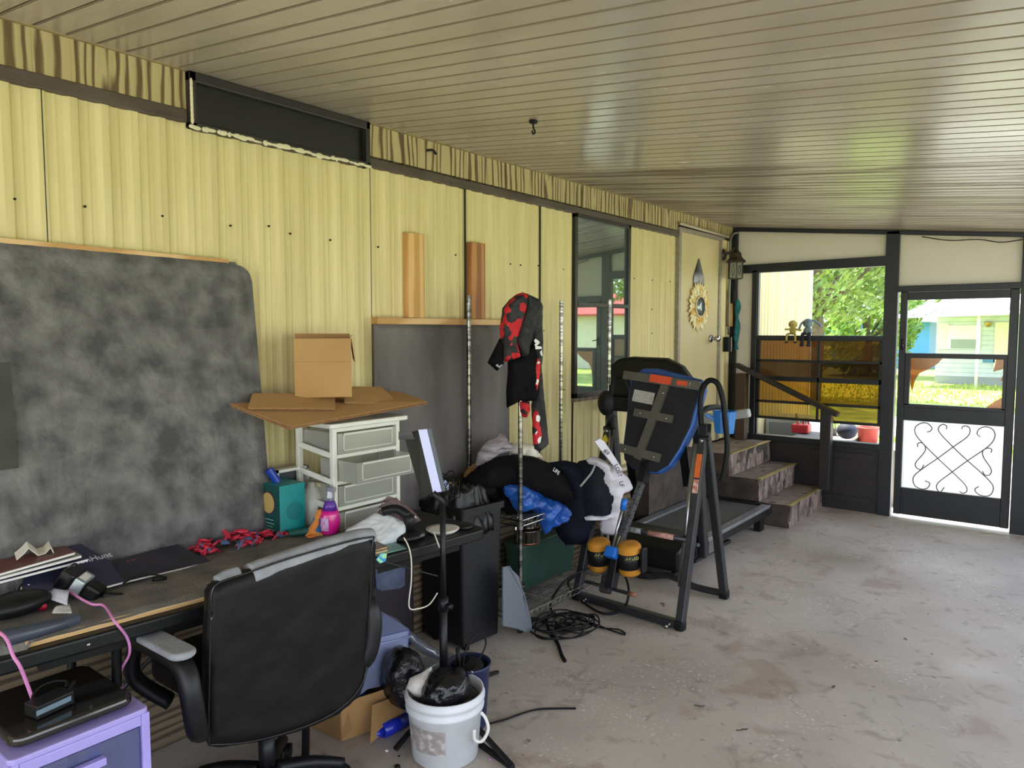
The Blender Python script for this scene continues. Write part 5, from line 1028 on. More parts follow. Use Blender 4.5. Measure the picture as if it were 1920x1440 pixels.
# ---- clothes
CN = V((.95, -.31, 0)); CP = (-2.46, 3.05, .8)
def garment(name, label, cat, outl, m, P0=CP, N=CN, parts=None, **k):
    t = thing(name, label, cat, tuple(onp(outl[0][0], outl[0][1], P0, N))); b = MB(); b.relief(outl, P0, N, **k); b.build('fabric', m, t, smooth=True); return t
m_blk = mat('black_fabric', '0b0b0c', '121113', 6, spec=.12, rough=.85, bump=.15, bscale=90)
m_navy = mat('navy_fabric', '10131c', '161a25', 6, spec=.12, rough=.85, bump=.15, bscale=90)
t = garment('black_jacket', 'black jacket spread over the top of the heap on the rack', 'jacket', [(866,905),(880,893),(905,872),(935,856),(965,852),(1000,856),(1030,868),(1052,885),(1064,915),(1070,940),(1055,945),(1030,940),(1000,925),(960,915),(920,915),(885,915)], m_blk, res=.014, bulge=.10, edge=.09, namp=.03, nsc=5, seed=2, back=.10)
letters('LIFE', mat('white_print', 'd8d8d8', rough=.6), t, onp(1036, 882, V(CP) + CN * .125, CN), (.31, .95, -.75), (.2, .7, 1), .022)
t = garment('navy_garment', 'navy blue garment hanging down the right of the black jacket', 'clothes', [(1028,868),(1060,863),(1082,868),(1098,880),(1100,905),(1112,940),(1108,975),(1098,1000),(1090,1020),(1060,1022),(1050,1000),(1060,960),(1062,930),(1048,890)], m_navy, res=.014, bulge=.09, edge=.07, namp=.025, nsc=5, seed=5, back=.10)
t = garment('slate_trousers', 'dark slate coloured sweatpants with a grey drawstring near the white garment', 'trousers', [(1082,885),(1098,862),(1118,860),(1128,880),(1132,905),(1140,920),(1137,945),(1128,968),(1108,970),(1092,965),(1085,930)], mat('slate_fabric', '171b21', '20242b', 7, spec=.12, rough=.85, bump=.2, bscale=70), P0=(-2.40, 3.05, .8), res=.013, bulge=.11, edge=.06, namp=.03, nsc=6, seed=8, back=.10)
b = MB(); b.tube([onp(x, y, V((-2.40, 3.05, .8)) + CN * .12, CN) for x, y in ((1117, 868), (1110, 885), (1100, 898), (1088, 912))], .006, 6, 4, .5); b.build('drawstring', mat('grey_cord', '8b9090', rough=.8), t, smooth=True)
wn = mat('white_printed_cotton', 'cbc7d3', 'dcd9e2', 5, rough=.85, bump=.2, bscale=50)
t = garment('white_printed_garment', 'white garment with black lettering draped beside the inversion table', 'clothes', [(1100,862),(1112,855),(1122,858),(1130,868),(1145,872),(1160,885),(1170,905),(1168,920),(1150,925),(1148,950),(1148,985),(1138,1003),(1128,1000),(1130,972),(1098,976),(1096,970),(1132,955),(1128,930),(1116,905),(1112,885)], wn, P0=(-2.36, 3.05, .8), res=.011, bulge=.11, edge=.05, namp=.03, nsc=9, seed=12, back=.05)
PW = V((-2.36, 3.05, .8)) + CN * .145
b = MB(); S = [onp(x, y, PW, CN) for x, y in ((1115, 828), (1125, 822), (1134, 828), (1150, 852), (1168, 880), (1160, 886), (1142, 862), (1128, 845))]; b.prism(S, -CN * .012); b.build('strap', wn, t, bevel=.003)
m_ink = mat('black_print', '2a2630', rough=.8)
letters('69', m_ink, t, onp(1131, 846, PW + CN * .003, CN), (.6, .8, -1.2), (.5, .6, 1), .026)
letters('LOST', m_ink, t, onp(1152, 872, PW + CN * .003, CN), (.3, .4, -1.4), (.6, .8, .4), .024)
letters('LF', m_ink, t, onp(1161, 903, PW + CN * .012, CN), (.1, .13, -1), (.6, .8, .1), .026)
t = garment('striped_shirt', 'crumpled lilac grey striped shirt at the left top of the heap', 'shirt', [(872,905),(893,872),(898,848),(905,838),(918,825),(930,822),(938,812),(945,815),(952,830),(968,832),(958,845),(930,852),(905,872),(885,895)], mat('lilac_stripes', '77707a', 'c4bcc4', 7, (1, 1, 9), rough=.85, bump=.3, bscale=40), P0=(-2.56, 3.05, .9), res=.009, bulge=.07, edge=.05, namp=.03, nsc=13, seed=3, back=.05)
t = garment('cream_shirt', 'cream and white crumpled shirt behind the chrome post', 'shirt', [(955,850),(958,832),(975,830),(992,832),(1002,842),(1010,852),(1012,860),(1000,862),(975,858)], mat('cream_cotton', 'd5cbbc', 'e8e2d8', 9, rough=.85, bump=.3, bscale=40), P0=(-2.54, 3.05, .9), res=.008, bulge=.06, edge=.03, namp=.025, nsc=15, seed=6, back=.05)
b = MB(); b.blob(onp(1008, 856, V((-2.54, 3.05, .9)) + CN * .05, CN), (.012, .012, .014), 2, .2, 30, 2); b.build('red_trim', m_redp, t, smooth=True)
t = garment('straw_hat', 'brown straw hat brim poking out at the left end of the heap', 'hat', [(866,903),(872,885),(884,872),(898,865),(903,868),(890,884),(878,898)], mat('brown_straw', '8a6a3c', '75572f', 50, rough=.8), P0=(-2.58, 3.05, .9), res=.008, bulge=.02, edge=.02, namp=.002, nsc=20, seed=2, back=.02)
t = garment('blue_tarp', 'bright blue tarp spilling off the rack in a point', 'tarp', [(946,912),(955,903),(975,905),(1000,918),(1025,922),(1045,938),(1066,952),(1088,966),(1060,978),(1035,990),(1022,1003),(1018,990),(1008,965),(995,955),(975,962),(965,955),(956,935),(948,930)], mat('blue_tarp', '12408c', '2a62b8', 9, rough=.32, bump=.5, bscale=60), P0=(-2.40, 3.05, .7), N=(.985, -.17, 0), res=.011, bulge=.045, edge=.05, namp=.045, nsc=8, seed=15, back=.05)
b = MB(); b.relief([(930,905),(960,905),(1070,930),(1100,990),(1060,1000),(1000,975),(950,965),(940,935)], (-2.48, 3.05, .7), CN, .02, .03, .05, .02, 5, 4, .08); tag(b.build('dark_blanket', m_blk, smooth=True), 'black cloth bulging under the jacket and behind the tarp', 'blanket')
# ---- jersey hanging on the near post
JN = V((.85, -.53, 0)); JP = V((-2.325, 3.045, 1.5))
t = thing('motocross_jersey', 'red and black camouflage jersey hung over the near rack post', 'jersey', (-2.33, 3.045, 1.0))
m_camo = cellmat('red_black_camo', [(0, 'b51620'), (.34, '1a1a1c'), (.48, 'c01c26'), (.66, '2a2829'), (.82, '151517')], 34, stretch=(1, 1, .8))
m_camod = cellmat('dark_camo', [(0, '1c1b1d'), (.4, '2a292b'), (.7, '141415'), (.9, '343234')], 16)
def jp(nm, o, m, bulge=.04, P0=JP, **k):
    b = MB(); b.relief(o, P0, JN, .007, bulge, .03, .010, 16, len(nm), .03, **k); return b.build(nm, m, t, smooth=True)
jp('left_panel', [(968,552),(980,548),(992,552),(984,590),(968,640),(976,670),(952,678),(941,680),(939,650),(937,615),(941,590),(942,578),(955,562)], m_camo, .045)
jp('body_panel', [(980,549),(996,554),(1012,562),(1008,590),(996,640),(988,668),(976,670),(964,640),(970,600),(982,570)], m_camod, .055)
jp('tail', [(952,676),(975,668),(990,650),(1004,640),(1008,680),(1008,740),(1003,752),(975,752),(950,765),(949,735),(952,700)], m_blk, .045)
jp('left_sleeve', [(938,632),(944,650),(945,682),(932,696),(914,680)], m_blk, .03)
jp('right_sleeve', [(996,556),(1010,560),(1016,572),(1015,610),(1017,650),(1014,690),(1018,740),(1024,800),(1027,832),(1012,846),(1002,842),(999,800),(996,760),(1003,730),(1000,690),(996,650),(990,620)], m_camod, .05)
P1 = JP + JN * .022
jp('red_cuff', [(974,752),(992,750),(994,768),(988,783),(978,782),(974,770)], m_camo, .03)
b = MB(); b.relief([(1000,775),(1006,766),(1014,784),(1016,815),(1013,831),(1000,836),(998,805)], JP + JN * .030, JN, .006, .02, .015, .004, 20, 3, .01); b.build('red_sleeve_print', cellmat('red_white_print', [(0, 'c01c26'), (.6, 'c8222c'), (.82, '1a1a1c'), (.93, 'e6e2e2')], 30), t, smooth=True)
b = MB(); b.relief([(1001,690),(1008,665),(1014,680),(1011,715),(1006,740),(1002,728)], JP + JN * .034, JN, .006, .016, .012, .004, 20, 3, .01); b.build('sleeve_stripe', cellmat('red_white_print', []), t, smooth=True)
b = MB(); b.relief([(1013,596),(1016,596),(1016,618),(1012,612)], JP + JN * .034, JN, .005, .016, .012, .002, 20, 3, .01); b.build('red_flash', mat('jersey_red', 'b51620', rough=.7), t, smooth=True)
m_wp = mat('white_lettering', 'dcdcdc', rough=.7)
def onj(x, y, d): return onp(x, y, JP + JN * d, JN)
b = MB()
for o in ([(1001,638),(1004,635),(1011,640),(1010,644),(1003,643)], [(1002,646),(1010,640),(1012,643),(1004,650)], [(1003,648),(1015,650),(1016,654),(1004,655)], [(1012,660),(1016,656),(1017,668),(1014,666)]): b.prism([onj(x, y, .056) for x, y in o], JN * .003)
b.build('white_lettering', m_wp, t)
b = MB(); b.prism([onj(x, y, .012) for x, y in ((922, 680), (944, 677), (940, 685), (934, 690))], JN * .014); b.build('grey_cuff_lining', mat('light_grey_lining', 'a7adb2', rough=.8), t, bevel=.002)
# ================================================================== CABLES ON THE FLOOR
random.seed(21)
b = MB(); pts = []
for i in range(150):
    a = i * .52; r = .10 + .07 * math.sin(i * .37) + random.uniform(-.02, .02)
    pts.append((-2.16 + .035 * math.sin(i * .11) + r * 1.0 * math.cos(a) * .85, 3.22 + .03 * math.cos(i * .17) + r * 1.15 * math.sin(a), .007 + .022 * abs(math.sin(i * .23)) + .00015 * i))
pts += [tuple(at(1100, 1165, 'z', .01)), tuple(at(1140, 1180, 'z', .008)), tuple(at(1172, 1190, 'z', .006)), tuple(at(1160, 1180, 'z', .006)), tuple(at(1120, 1176, 'z', .006)), tuple(at(1085, 1158, 'z', .02))]
b.tube(pts, .0045, 6, 3); tag(b.build('power_cord_pile', m_rubber, smooth=True), 'tangled heap of black power cord on the concrete', 'cord')
b = MB(); b.tube([at(1060, 1240, 'z', .006), at(1053, 1228, 'z', .006), at(1045, 1205, 'z', .008), at(1030, 1185, 'z', .02), at(1026, 1160, 'z', .03), at(1040, 1148, 'z', .03)], .009, 8, 6, .6); tag(b.build('flat_cord', m_rubber, smooth=True), 'thicker flat black cord end pointing out of the cord heap', 'cord')
b = MB(); b.tube([at(1036, 1150, 'z', .02), at(1032, 1130, 'z', .03), at(1050, 1100, 'x', -2.30), at(1075, 1078, 'x', -2.32), at(1110, 1064, 'x', -2.30), at(1135, 1062, 'x', -2.25), at(1160, 1066, 'x', -2.15), at(1176, 1090, 'x', -2.05), at(1178, 1120, 'x', -2.0), at(1165, 1145, 'z', .02), at(1130, 1150, 'z', .012), at(1095, 1130, 'z', .012), at(1070, 1105, 'z', .02), at(1066, 1090, 'x', -2.35), at(1085, 1078, 'x', -2.35)], .007, 8, 6); tag(b.build('hanging_cord', m_rubber, smooth=True), 'looping black cord hanging around the foot of the inversion table', 'cord')
# ================================================================== INVERSION TABLE
t = thing('inversion_table', 'grey steel inversion table with a blue edged black back pad', 'inversion table', (-2.02, 3.92, 0))
FR, FL, BR, BL = V((-1.672, 3.60, .03)), V((-2.355, 3.64, .03)), V((-1.672, 4.20, .03)), V((-2.355, 4.22, .03))
AR, AL = V((-1.69, 3.90, 1.00)), V((-2.31, 3.92, 1.00))
def ib(nm, f, m=m_steel, sm=False, bv=0, par=None):
    b = MB(); f(b); return b.build(nm, m, par or t, smooth=sm, bevel=bv)
ib('front_base_bar', lambda b: b.bar(FL, FR, .05, .042), bv=.006)
ib('rear_base_bar', lambda b: (b.bar(BL, BL + V((.2, 0, 0)), .05, .04), b.tube([BL + V((.2, 0, 0)), BL + V((.3, -.01, .03)), BR + V((-.3, -.01, .03)), BR + V((-.18, 0, 0)), BR], .022, 10, 4, 1.0)), bv=.004)
for nm, a, c in (('front_leg', AR, FR), ('front_leg', AL, FL), ('rear_leg', AR + V((.012, .01, 0)), BR), ('rear_leg', AL + V((.012, .01, 0)), BL)):
    l = ib(nm, lambda b: b.bar(a, c, .045, .05, (0, 1, 0)), bv=.006)
    ib('rubber_foot', lambda b: b.box(c + V((0, 0, -.002)), (.055, .055, .056)), m_rubber, bv=.012, par=l)
for x0_, y0_ in ((FR.x - .07, FR.y - .035), (FL.x + .06, FL.y - .035)): ib('floor_knob', lambda b: (b.cyl((x0_, y0_, .012), (x0_, y0_ + .03, .012), .012), b.cyl((x0_ + .02, y0_ - .005, .03), (x0_ + .02, y0_ + .03, .03), .006)), m_silver, True)
ib('side_tube', lambda b: b.cyl(V((-1.72, 3.86, .97)), V((-1.72, 3.70, .20)), .017), m_silver, True)
ib('side_tube', lambda b: b.cyl(V((-2.27, 3.88, .97)), V((-2.26, 3.72, .20)), .015), m_silver, True)
for A_, s in ((AR, 1), (AL, -1)):
    ib('pivot_bracket', lambda b: (b.box(A_ + V((0, .02, .02)), (.05, .06, .12)), b.cyl(A_ + V((-.035, 0, .0)), A_ + V((.035, 0, .0)), .018)), m_black, bv=.006)
    ib('pivot_bolt', lambda b: b.cyl(A_ + V((.0, -.04, -.01)), A_ + V((.0, -.02, -.01)), .012), m_silver, True)
# orange warning stickers on the right legs
d_ = (FR - AR); ib('orange_sticker', lambda b: b.bar(AR + d_ * .085 + V((-.001, -.0265, 0)), AR + d_ * .215 + V((-.001, -.0265, 0)), .032, .002, (0, 1, 0)), mat('orange_label', 'e2702c', 'd0622a', 30, rough=.5))
ib('caution_sticker', lambda b: b.bar(AR + d_ * .225 + V((-.001, -.0265, 0)), AR + d_ * .30 + V((-.001, -.0265, 0)), .032, .002, (0, 1, 0)), mat('white_red_label', 'd8c4ba', 'b85a48', 50, rough=.5))
d_ = (FL - AL); ib('yellow_arrow', lambda b: (b.prism([AL + V((.0, -.05, .0)) + V(p) for p in ((-.012, 0, -.12), (.012, 0, -.12), (.012, 0, -.07), (.026, 0, -.07), (0, 0, -.03), (-.026, 0, -.07), (-.012, 0, -.07))], (0, .012, 0))), mat('yellow_print', 'd8c23a', rough=.5))
# crossbar with warning wraps
cb0, cb1 = V((-2.31, 3.72, .46)), V((-1.70, 3.72, .46))
cr = ib('cross_tube', lambda b: b.cyl(cb0, cb1, .014), m_steel, True)
for u0, u1, m_ in ((.05, .30, mat('pinkish_label', 'c9a79c', 'a8695c', 60, rough=.5)), (.36, .55, mat('silver_label', '9da0a0', '5d6060', 60, rough=.4)), (.62, .88, mat('pinkish_label', ''))):
    ib('warning_wrap', lambda b: b.cyl(cb0.lerp(cb1, u0), cb0.lerp(cb1, u1), .0155), m_, True, par=cr)
# back pad
PT, PB = V((-1.955, 3.93, 1.335)), V((-2.0, 3.80, .775)); PD = (PB - PT); PL = PD.length; PD.normalize(); PX = V((1, .03, -.06)); PX = (PX - PD * PX.dot(PD)).normalized(); PN = PX.cross(PD); PN = -PN if PN.y > 0 else PN
def pp(u, v, n=0): return PT + PX * u + PD * v + PN * n
outl = [(-.20, .0), (.235, .0), (.25, .04), (.235, .25), (.19, .40), (.145, .50), (.08, .555), (0, .57), (-.09, .56), (-.15, .52), (-.175, .44), (-.185, .3), (-.21, .05)]
ib('back_pad', lambda b: b.prism([pp(u, v, .0) for u, v in outl], PN * -.08), mat('blue_vinyl', '1f4f9c', '2458a8', 6, rough=.45), bv=.012)
ib('pad_underside', lambda b: b.prism([pp(u * .93 - .004, .035 + v * .93, .006) for u, v in outl], PN * -.03), mat('black_backing', '101114', '17181b', 10, rough=.85), bv=.006)
hd = ib('head_section', lambda b: b.prism([pp(u, v, -.02) for u, v in ((-.15, -.035), (-.05, -.045), (.23, -.012), (.235, .05), (-.19, .05), (-.185, 0))], PN * -.03), mat('navy_vinyl', '1d3f78', '214684', 6, rough=.45), bv=.008)
letters('ALIVZASC', mat('pale_blue_print', 'b8c4d8', rough=.5), t, pp(.02, .016, -.018), PX, -PD, .018)
fr = ib('cross_frame', lambda b: (b.bar(pp(-.245, .025, .02), pp(.235, .03, .02), .05, .02, PN), b.bar(pp(.03, .05, .018), pp(-.055, .50, .018), .048, .02, PN), b.bar(pp(-.13, .235, .022), pp(.115, .24, .022), .045, .014, PN), b.bar(pp(-.18, .455, .022), pp(.085, .47, .022), .05, .014, PN)), mat('olive_steel', '4b4840', '55524a', 8, rough=.45))
ib('orange_label', lambda b: b.bar(pp(-.07, .022, .031), pp(.065, .025, .031), .045, .002, PN), mat('orange_red_label', 'd8502c', 'c24424', 60, (1, 1, 4), rough=.5), par=fr)
ib('orange_label', lambda b: b.bar(pp(.10, .028, .031), pp(.165, .03, .031), .026, .002, PN), mat('orange_red_label', ''), par=fr)
letters('!', m_paper, fr, pp(.175, .038, .031), PX, -PD, .022)
for u, v in ((.028, .10), (-.09, .236), (.075, .242), (-.14, .458), (.045, .47)): ib('bolt', lambda b: b.lathe(pp(u, v, .030), [(.008, 0), (.007, .004), (0, .006)], 12, PN.to_track_quat('Z', 'Y').to_matrix()), m_silver, True, par=fr)
ib('paper_label', lambda b: b.bar(pp(-.165, .135, .008), pp(-.03, .14, .008), .07, .002, PN), mat('grey_print_label', 'b9b7b0', '8e8c86', 70, (1, 1, 5), rough=.7))
for A_, s in ((V((-1.655, 3.92, 1.27)), 1), (V((-2.235, 3.92, 1.27)), -1)):
    c_ = A_; pts = [c_ + V((-.045, -.01, -.27)), c_ + V((-.062, -.01, -.10)), c_ + V((-.055, 0, .0)), c_ + V((-.02, 0, .052)), c_ + V((.03, 0, .04)), c_ + V((.062, 0, -.04)), c_ + V((.078, 0, -.15))] + ([c_ + V((.095, 0, -.30)), c_ + V((.085, 0, -.42)), c_ + V((.065, 0, -.50))] if s > 0 else [c_ + V((.075, 0, -.18))])
    ib('handle_loop', lambda b: b.tube(pts, .0155, 10, 6), m_rubber, True)
# shaft to the ankle clamps
S0, S1 = V((-2.0, 3.82, .80)), at(1135, 1092, 'y', 3.46)
sd = (S1 - S0)
ib('height_shaft', lambda b: b.bar(S0, S1, .03, .035), mat('perforated_grey', '5a5b5c', '2a2b2c', 45, (1, 1, 2.2), rough=.4, metal=.4, lo=.55, hi=.6))
ib('shaft_sleeve', lambda b: b.bar(S0 + V((0, .02, .05)), S0 + sd * .12, .05, .055), m_rubber, bv=.004)
ib('size_label', lambda b: b.bar(S0 + sd * .60 + V((0, -.019, 0)), S0 + sd * .74 + V((0, -.019, 0)), .026, .002, (1, 0, 0)), mat('yellow_green_label', 'c3c48c', '9ea06a', 60, rough=.5))
ib('lever_rod', lambda b: b.cyl(at(1169, 945, 'y', 3.48), at(1144, 1045, 'y', 3.42), .008), m_silver, True)
ib('lever_grip', lambda b: b.cyl(at(1171, 936, 'y', 3.48), at(1168, 955, 'y', 3.48), .017), mat('bright_blue_plastic', '1f6ccc', rough=.4), True)
ib('blue_clamp', lambda b: b.box(at(1147, 1036, 'y', 3.43), (.07, .05, .06), RX(-35)), mat('bright_blue_plastic', ''), bv=.01)
m_foam = mat('ochre_foam', 'c98a26', 'b87a1e', 12, rough=.75)
for c_, lb in ((at(1124, 1040, 'y', 3.50), 0), (at(1181, 1047, 'y', 3.50), 1)):
    f_ = ib('ankle_foam', lambda b: b.lathe(c_, [(.028, -.085), (.055, -.085), (.068, -.07), (.070, .07), (.057, .085), (.028, .085)], 32, RX(8), .9, 1.0), m_foam, True)
    ib('foam_band', lambda b: b.lathe(c_, [(.066, -.045), (.0725, -.042), (.0735, .042), (.066, .045)], 32, RX(8), .9, 1.0), m_black, True, par=f_)
    for k_, ch in enumerate('OVUO'):
        a_ = math.radians(-84 + k_ * 17); letters(ch, mat('yellow_band_print', 'c8c03a', rough=.5), f_, c_ + V((.067 * math.cos(a_), .0745 * math.sin(a_), .012)), (-math.sin(a_), math.cos(a_), 0), (0, 0, 1), .018, name='band_letter')
ib('ankle_bracket', lambda b: b.box(at(1150, 1075, 'y', 3.46), (.05, .06, .16), RX(-20)), m_black, bv=.006)
ib('clamp_plate', lambda b: b.box(at(1207, 1050, 'y', 3.50), (.02, .05, .13)), m_black, bv=.006)
ib('foot_rest_bar', lambda b: (b.bar(at(1098, 1090, 'y', 3.60), at(1180, 1113, 'y', 3.45), .02, .014),), m_steel)
ib('foot_bar_tip', lambda b: b.cyl(at(1178, 1112, 'y', 3.455), at(1191, 1116, 'y', 3.44), .012), mat('copper_tip', '8a5a4a', rough=.5), True)
ib('shaft_foot', lambda b: b.bar(S1 + V((0, .03, .03)), S1 + V((.01, -.02, -.05)), .06, .05), m_steel, bv=.005)
for dx in (-.13, .12): ib('strap', lambda b: b.bar(pp(dx if dx < 0 else .17, .50 if dx < 0 else .35, -.03), pp(dx if dx < 0 else .17, .50 if dx < 0 else .35, -.03) + V((.03, .02, -.26)), .05, .004, (0, 1, 0)), m_blk)
ib('cup_holder', lambda b: b.lathe((-1.60, 3.97, 1.03), [(.0, 0), (.05, 0), (.062, .12), (.066, .125), (.058, .125), (.046, .01), (0, .008)], 8, None, 1.1, 1), mat('cup_blue', '2a6db4', '2f76c0', 5, rough=.35))
ib('cup_arm', lambda b: b.bar((-1.70, 3.95, 1.13), (-1.60, 3.97, 1.08), .04, .02), mat('cup_blue', ''), bv=.004)
# ================================================================== TREADMILL
t = thing('treadmill', 'black folding treadmill behind the inversion table, console towards the camera', 'treadmill', (-2.3, 5.1, 0))
kx0, kx1, ky0, ky1 = -2.60, -1.985, 4.42, 5.93
ib('deck', lambda b: b.boxp((kx0 + .06, ky0 + .2, .15), (kx1 - .06, ky1 - .02, .185)), mat('belt_grey', '4a4a45', '545450', 6, rough=.7))
for x0_, x1_ in ((kx0, kx0 + .07), (kx1 - .07, kx1)): ib('side_rail', lambda b: b.boxp((x0_, ky0 + .12, .175), (x1_, ky1, .20)), mat('silver_rail', '8f9296', '7c7f84', 20, rough=.35, metal=.4), bv=.006)
for x0_, x1_ in ((kx0 + .01, kx0 + .04), (kx1 - .04, kx1 - .01)): ib('frame_beam', lambda b: (b.boxp((x0_, ky0 + .1, .115), (x1_, ky1 - .02, .175)), b.boxp((x0_, ky0 + .1, .07), (x1_, ky0 + .7, .095))), m_black, bv=.004)
ib('side_plate', lambda b: b.boxp((kx1 - .012, 4.70, .09), (kx1 + .004, 4.79, .185)), m_silver, bv=.003)
ib('end_cap', lambda b: b.boxp((kx0, ky1 - .03, .12), (kx1, ky1 + .01, .2)), m_black, bv=.008)
for x in (kx0 + .05, kx1 - .06): ib('rear_foot', lambda b: b.boxp((x - .03, ky1 - .14, 0), (x + .03, ky1 - .06, .13)), m_rubber, bv=.008)
ib('motor_hood', lambda b: b.prism([(kx0 + .02, 4.28, .06), (kx0 + .02, 4.28, .20), (kx0 + .02, 4.40, .27), (kx0 + .02, 4.62, .25), (kx0 + .02, 4.66, .18), (kx0 + .02, 4.66, .06)], (kx1 - kx0 - .04, 0, 0)), m_black, bv=.02)
for x in (kx0 + .06, kx1 - .08): ib('transport_wheel', lambda b: b.cyl((x, 4.33, .035), (x + .03, 4.33, .035), .035, n=20), m_rubber, True)
ib('base_tube', lambda b: b.bar((kx0, 4.42, .05), (kx1, 4.42, .05), .06, .05), m_black, bv=.008)
for x in (kx0 - .0, kx1 + .01):
    ib('upright', lambda b: b.bar((x, 4.60, .10), (x, 4.44, 1.10), .05, .07, (0, 1, 0)), m_steel, bv=.01)
    ib('handrail', lambda b: b.tube([(x, 4.42, 1.04), (x, 4.60, 1.09), (x, 4.80, 1.08), (x, 4.86, 1.04)], .02, 10, 5), m_rubber, True)
ib('console', lambda b: b.prism([(kx0 + .02, 4.36, 1.16), (kx0 + .0, 4.40, 1.36), (kx0 + .05, 4.42, 1.41), (kx0 + .15, 4.43, 1.425), (kx1 - .22, 4.43, 1.42), (kx1 - .10, 4.42, 1.37), (kx1 - .0, 4.40, 1.26), (kx1 - .0, 4.36, 1.16)], (0, .10, 0)), m_black, bv=.025)
ib('console_base', lambda b: b.boxp((kx0, 4.40, 1.05), (kx1, 4.52, 1.17)), m_black, bv=.02)
q0, q1 = at(1345, 790, 'y', 4.42), at(1402, 775, 'y', 4.42)
ib('grey_end_rail', lambda b: b.bar((kx1 - .02, 4.44, q0.z - .01), (q1.x, 4.46, q1.z), .05, .055), mat('light_grey_rail', 'a7a8a4', rough=.4), bv=.012)
# ================================================================== BUCKET AND FLOOR CLUTTER
bc = at(835, 1411, 'z', 0); bc.z = 0
t = thing('white_bucket', 'white plastic bucket with a peeled grey label, full of black bags', 'bucket', tuple(bc))
m_bk = mat('dirty_white_plastic', 'd9dcdf', 'c9ccce', 6, rough=.4)
b = MB(); H = .255
b.lathe(bc, [(0, 0), (.118, 0), (.124, .006), (.139, H * .72), (.147, H * .74), (.149, H * .78), (.142, H * .80), (.143, H * .86), (.151, H * .88), (.152, H * .93), (.145, H * .95), (.147, H), (.141, H), (.137, H * .9), (.119, .01), (0, .008)], 56); b.build('bucket_body', m_bk, t, smooth=True)
b = MB(); a0 = math.radians(-85)
vs = []; fs = []
for i in range(17):
    a = math.radians(-118 + 72 * i / 16)
    for z in (.062, .155): r = .124 + .015 * (z - .006) / (H * .72) + .0016; vs.append((bc.x + r * math.cos(a), bc.y + r * math.sin(a), z))
b.add(vs, [(2 * i, 2 * i + 2, 2 * i + 3, 2 * i + 1) for i in range(16)]); b.build('peeled_label', mat('peeled_label_grey', '8c8683', 'c4bfbd', 40, (1, 1, 1), rough=.7, detail=9, c3='9c948f'), t, smooth=True)
ha = math.radians(15); hd_ = V((math.cos(ha), math.sin(ha), 0))
b = MB(); k_ = bc + hd_ * .15; s_ = V((-hd_.y, hd_.x, 0))
b.tube([k_ + V((0, 0, .19)), k_ + hd_ * .02 + V((0, 0, .17)), k_ + hd_ * .03 + V((0, 0, .13)), k_ + hd_ * .02 - s_ * .03 + V((0, 0, .10)), k_ - s_ * .05 + V((0, 0, .11)), k_ - s_ * .055 + V((0, 0, .15))], .006, 8, 6); b.build('bail_handle', m_white, t, smooth=True)
m_bag2 = mat('shiny_black_bag', '0f0f11', '1a1a1d', 10, rough=.16, bump=.9, bscale=34, detail=6)
b = MB(); b.blob(bc + V((.02, -.01, .265)), (.085, .095, .075), 5, .16, 13, 3); tag(b.build('bag_of_rubbish', m_bag2, smooth=True), 'knotted shiny black bag bulging out of the white bucket', 'bag')
b = MB(); b.blob(bc + V((-.005, .01, .20)), (.125, .125, .06), 4, .12, 13, 8); tag(b.build('bag_of_rubbish', m_bag2, smooth=True), 'black bag lining the bucket below the knotted one', 'bag')
b = MB(); b.relief([(762,1290),(768,1272),(790,1262),(810,1250),(812,1268),(800,1290),(790,1310),(776,1305)], bc + V((-.06, -.05, .25)), (.8, -.6, .0), .008, .03, .03, .012, 25, 3, .02); tag(b.build('crumpled_paper', mat('crumpled_paper', 'cfc9c4', '8c857c', 22, rough=.85, lo=.45, hi=.7), smooth=True), 'crumpled white and grey paper at the left rim of the bucket', 'paper')
b = MB(); b.blob((-2.14, 2.02, .20), (.10, .085, .13), 4, .16, 11, 6); tag(b.build('bag_of_rubbish', m_bag2, smooth=True), 'black bag slumped behind the bucket next to the clear box', 'bag')
t = thing('blue_waste_bin', 'small dark blue waste bin right behind the white bucket', 'waste bin', (-1.905, 2.19, 0))
b = MB(); c_ = V((-1.93, 2.185, 0)); b.lathe(c_, [(0, 0), (.065, 0), (.068, .01), (.085, .25), (.09, .255), (.09, .265), (.082, .265), (.065, .02), (0, .01)], 40); b.build('bin_body', mat('navy_plastic', '1c2446', '232d54', 5, rough=.4), t, smooth=True)
b = MB(); b.blob(c_ + V((-.01, .01, .235)), (.07, .07, .04), 4, .2, 18, 8); tag(b.build('bag_of_rubbish', m_bag2, smooth=True), 'black bag sticking out of the small blue waste bin', 'bag')
b = MB(); a_ = at(1203 // 1, 1240, 'x', -1.9)
b.tube([at(868, 1250, 'x', -1.91), at(874, 1215, 'x', -1.91), at(890, 1192, 'x', -1.9), at(905, 1190, 'x', -1.9), at(911, 1205, 'x', -1.9), at(903, 1228, 'x', -1.9), at(884, 1252, 'x', -1.9)], .0035, 8, 6); b.bar(at(858, 1215, 'x', -1.92), at(862, 1258, 'x', -1.92), .012, .012); tag(b.build('wire_loop', m_rubber, smooth=True), 'black cable loop standing up out of the blue waste bin', 'wire')
b = MB(); b.prism([at(x, y, 'x', -1.86) for x, y in ((884, 1258), (900, 1266), (903, 1272), (888, 1264))], (-.004, .0, 0)); tag(b.build('white_card', m_paper), 'white card corner in the blue waste bin', 'card')
b = MB(); b.tube([at(916, 1357, 'z', .008), at(950, 1348, 'z', .01), at(990, 1334, 'z', .01), at(1020, 1329, 'z', .008), at(1080, 1328, 'z', .006)], .008, 8, 6, .5); tag(b.build('rubber_strip', m_rubber, smooth=True), 'curved black rubber strip on the concrete right of the bucket', 'strip')
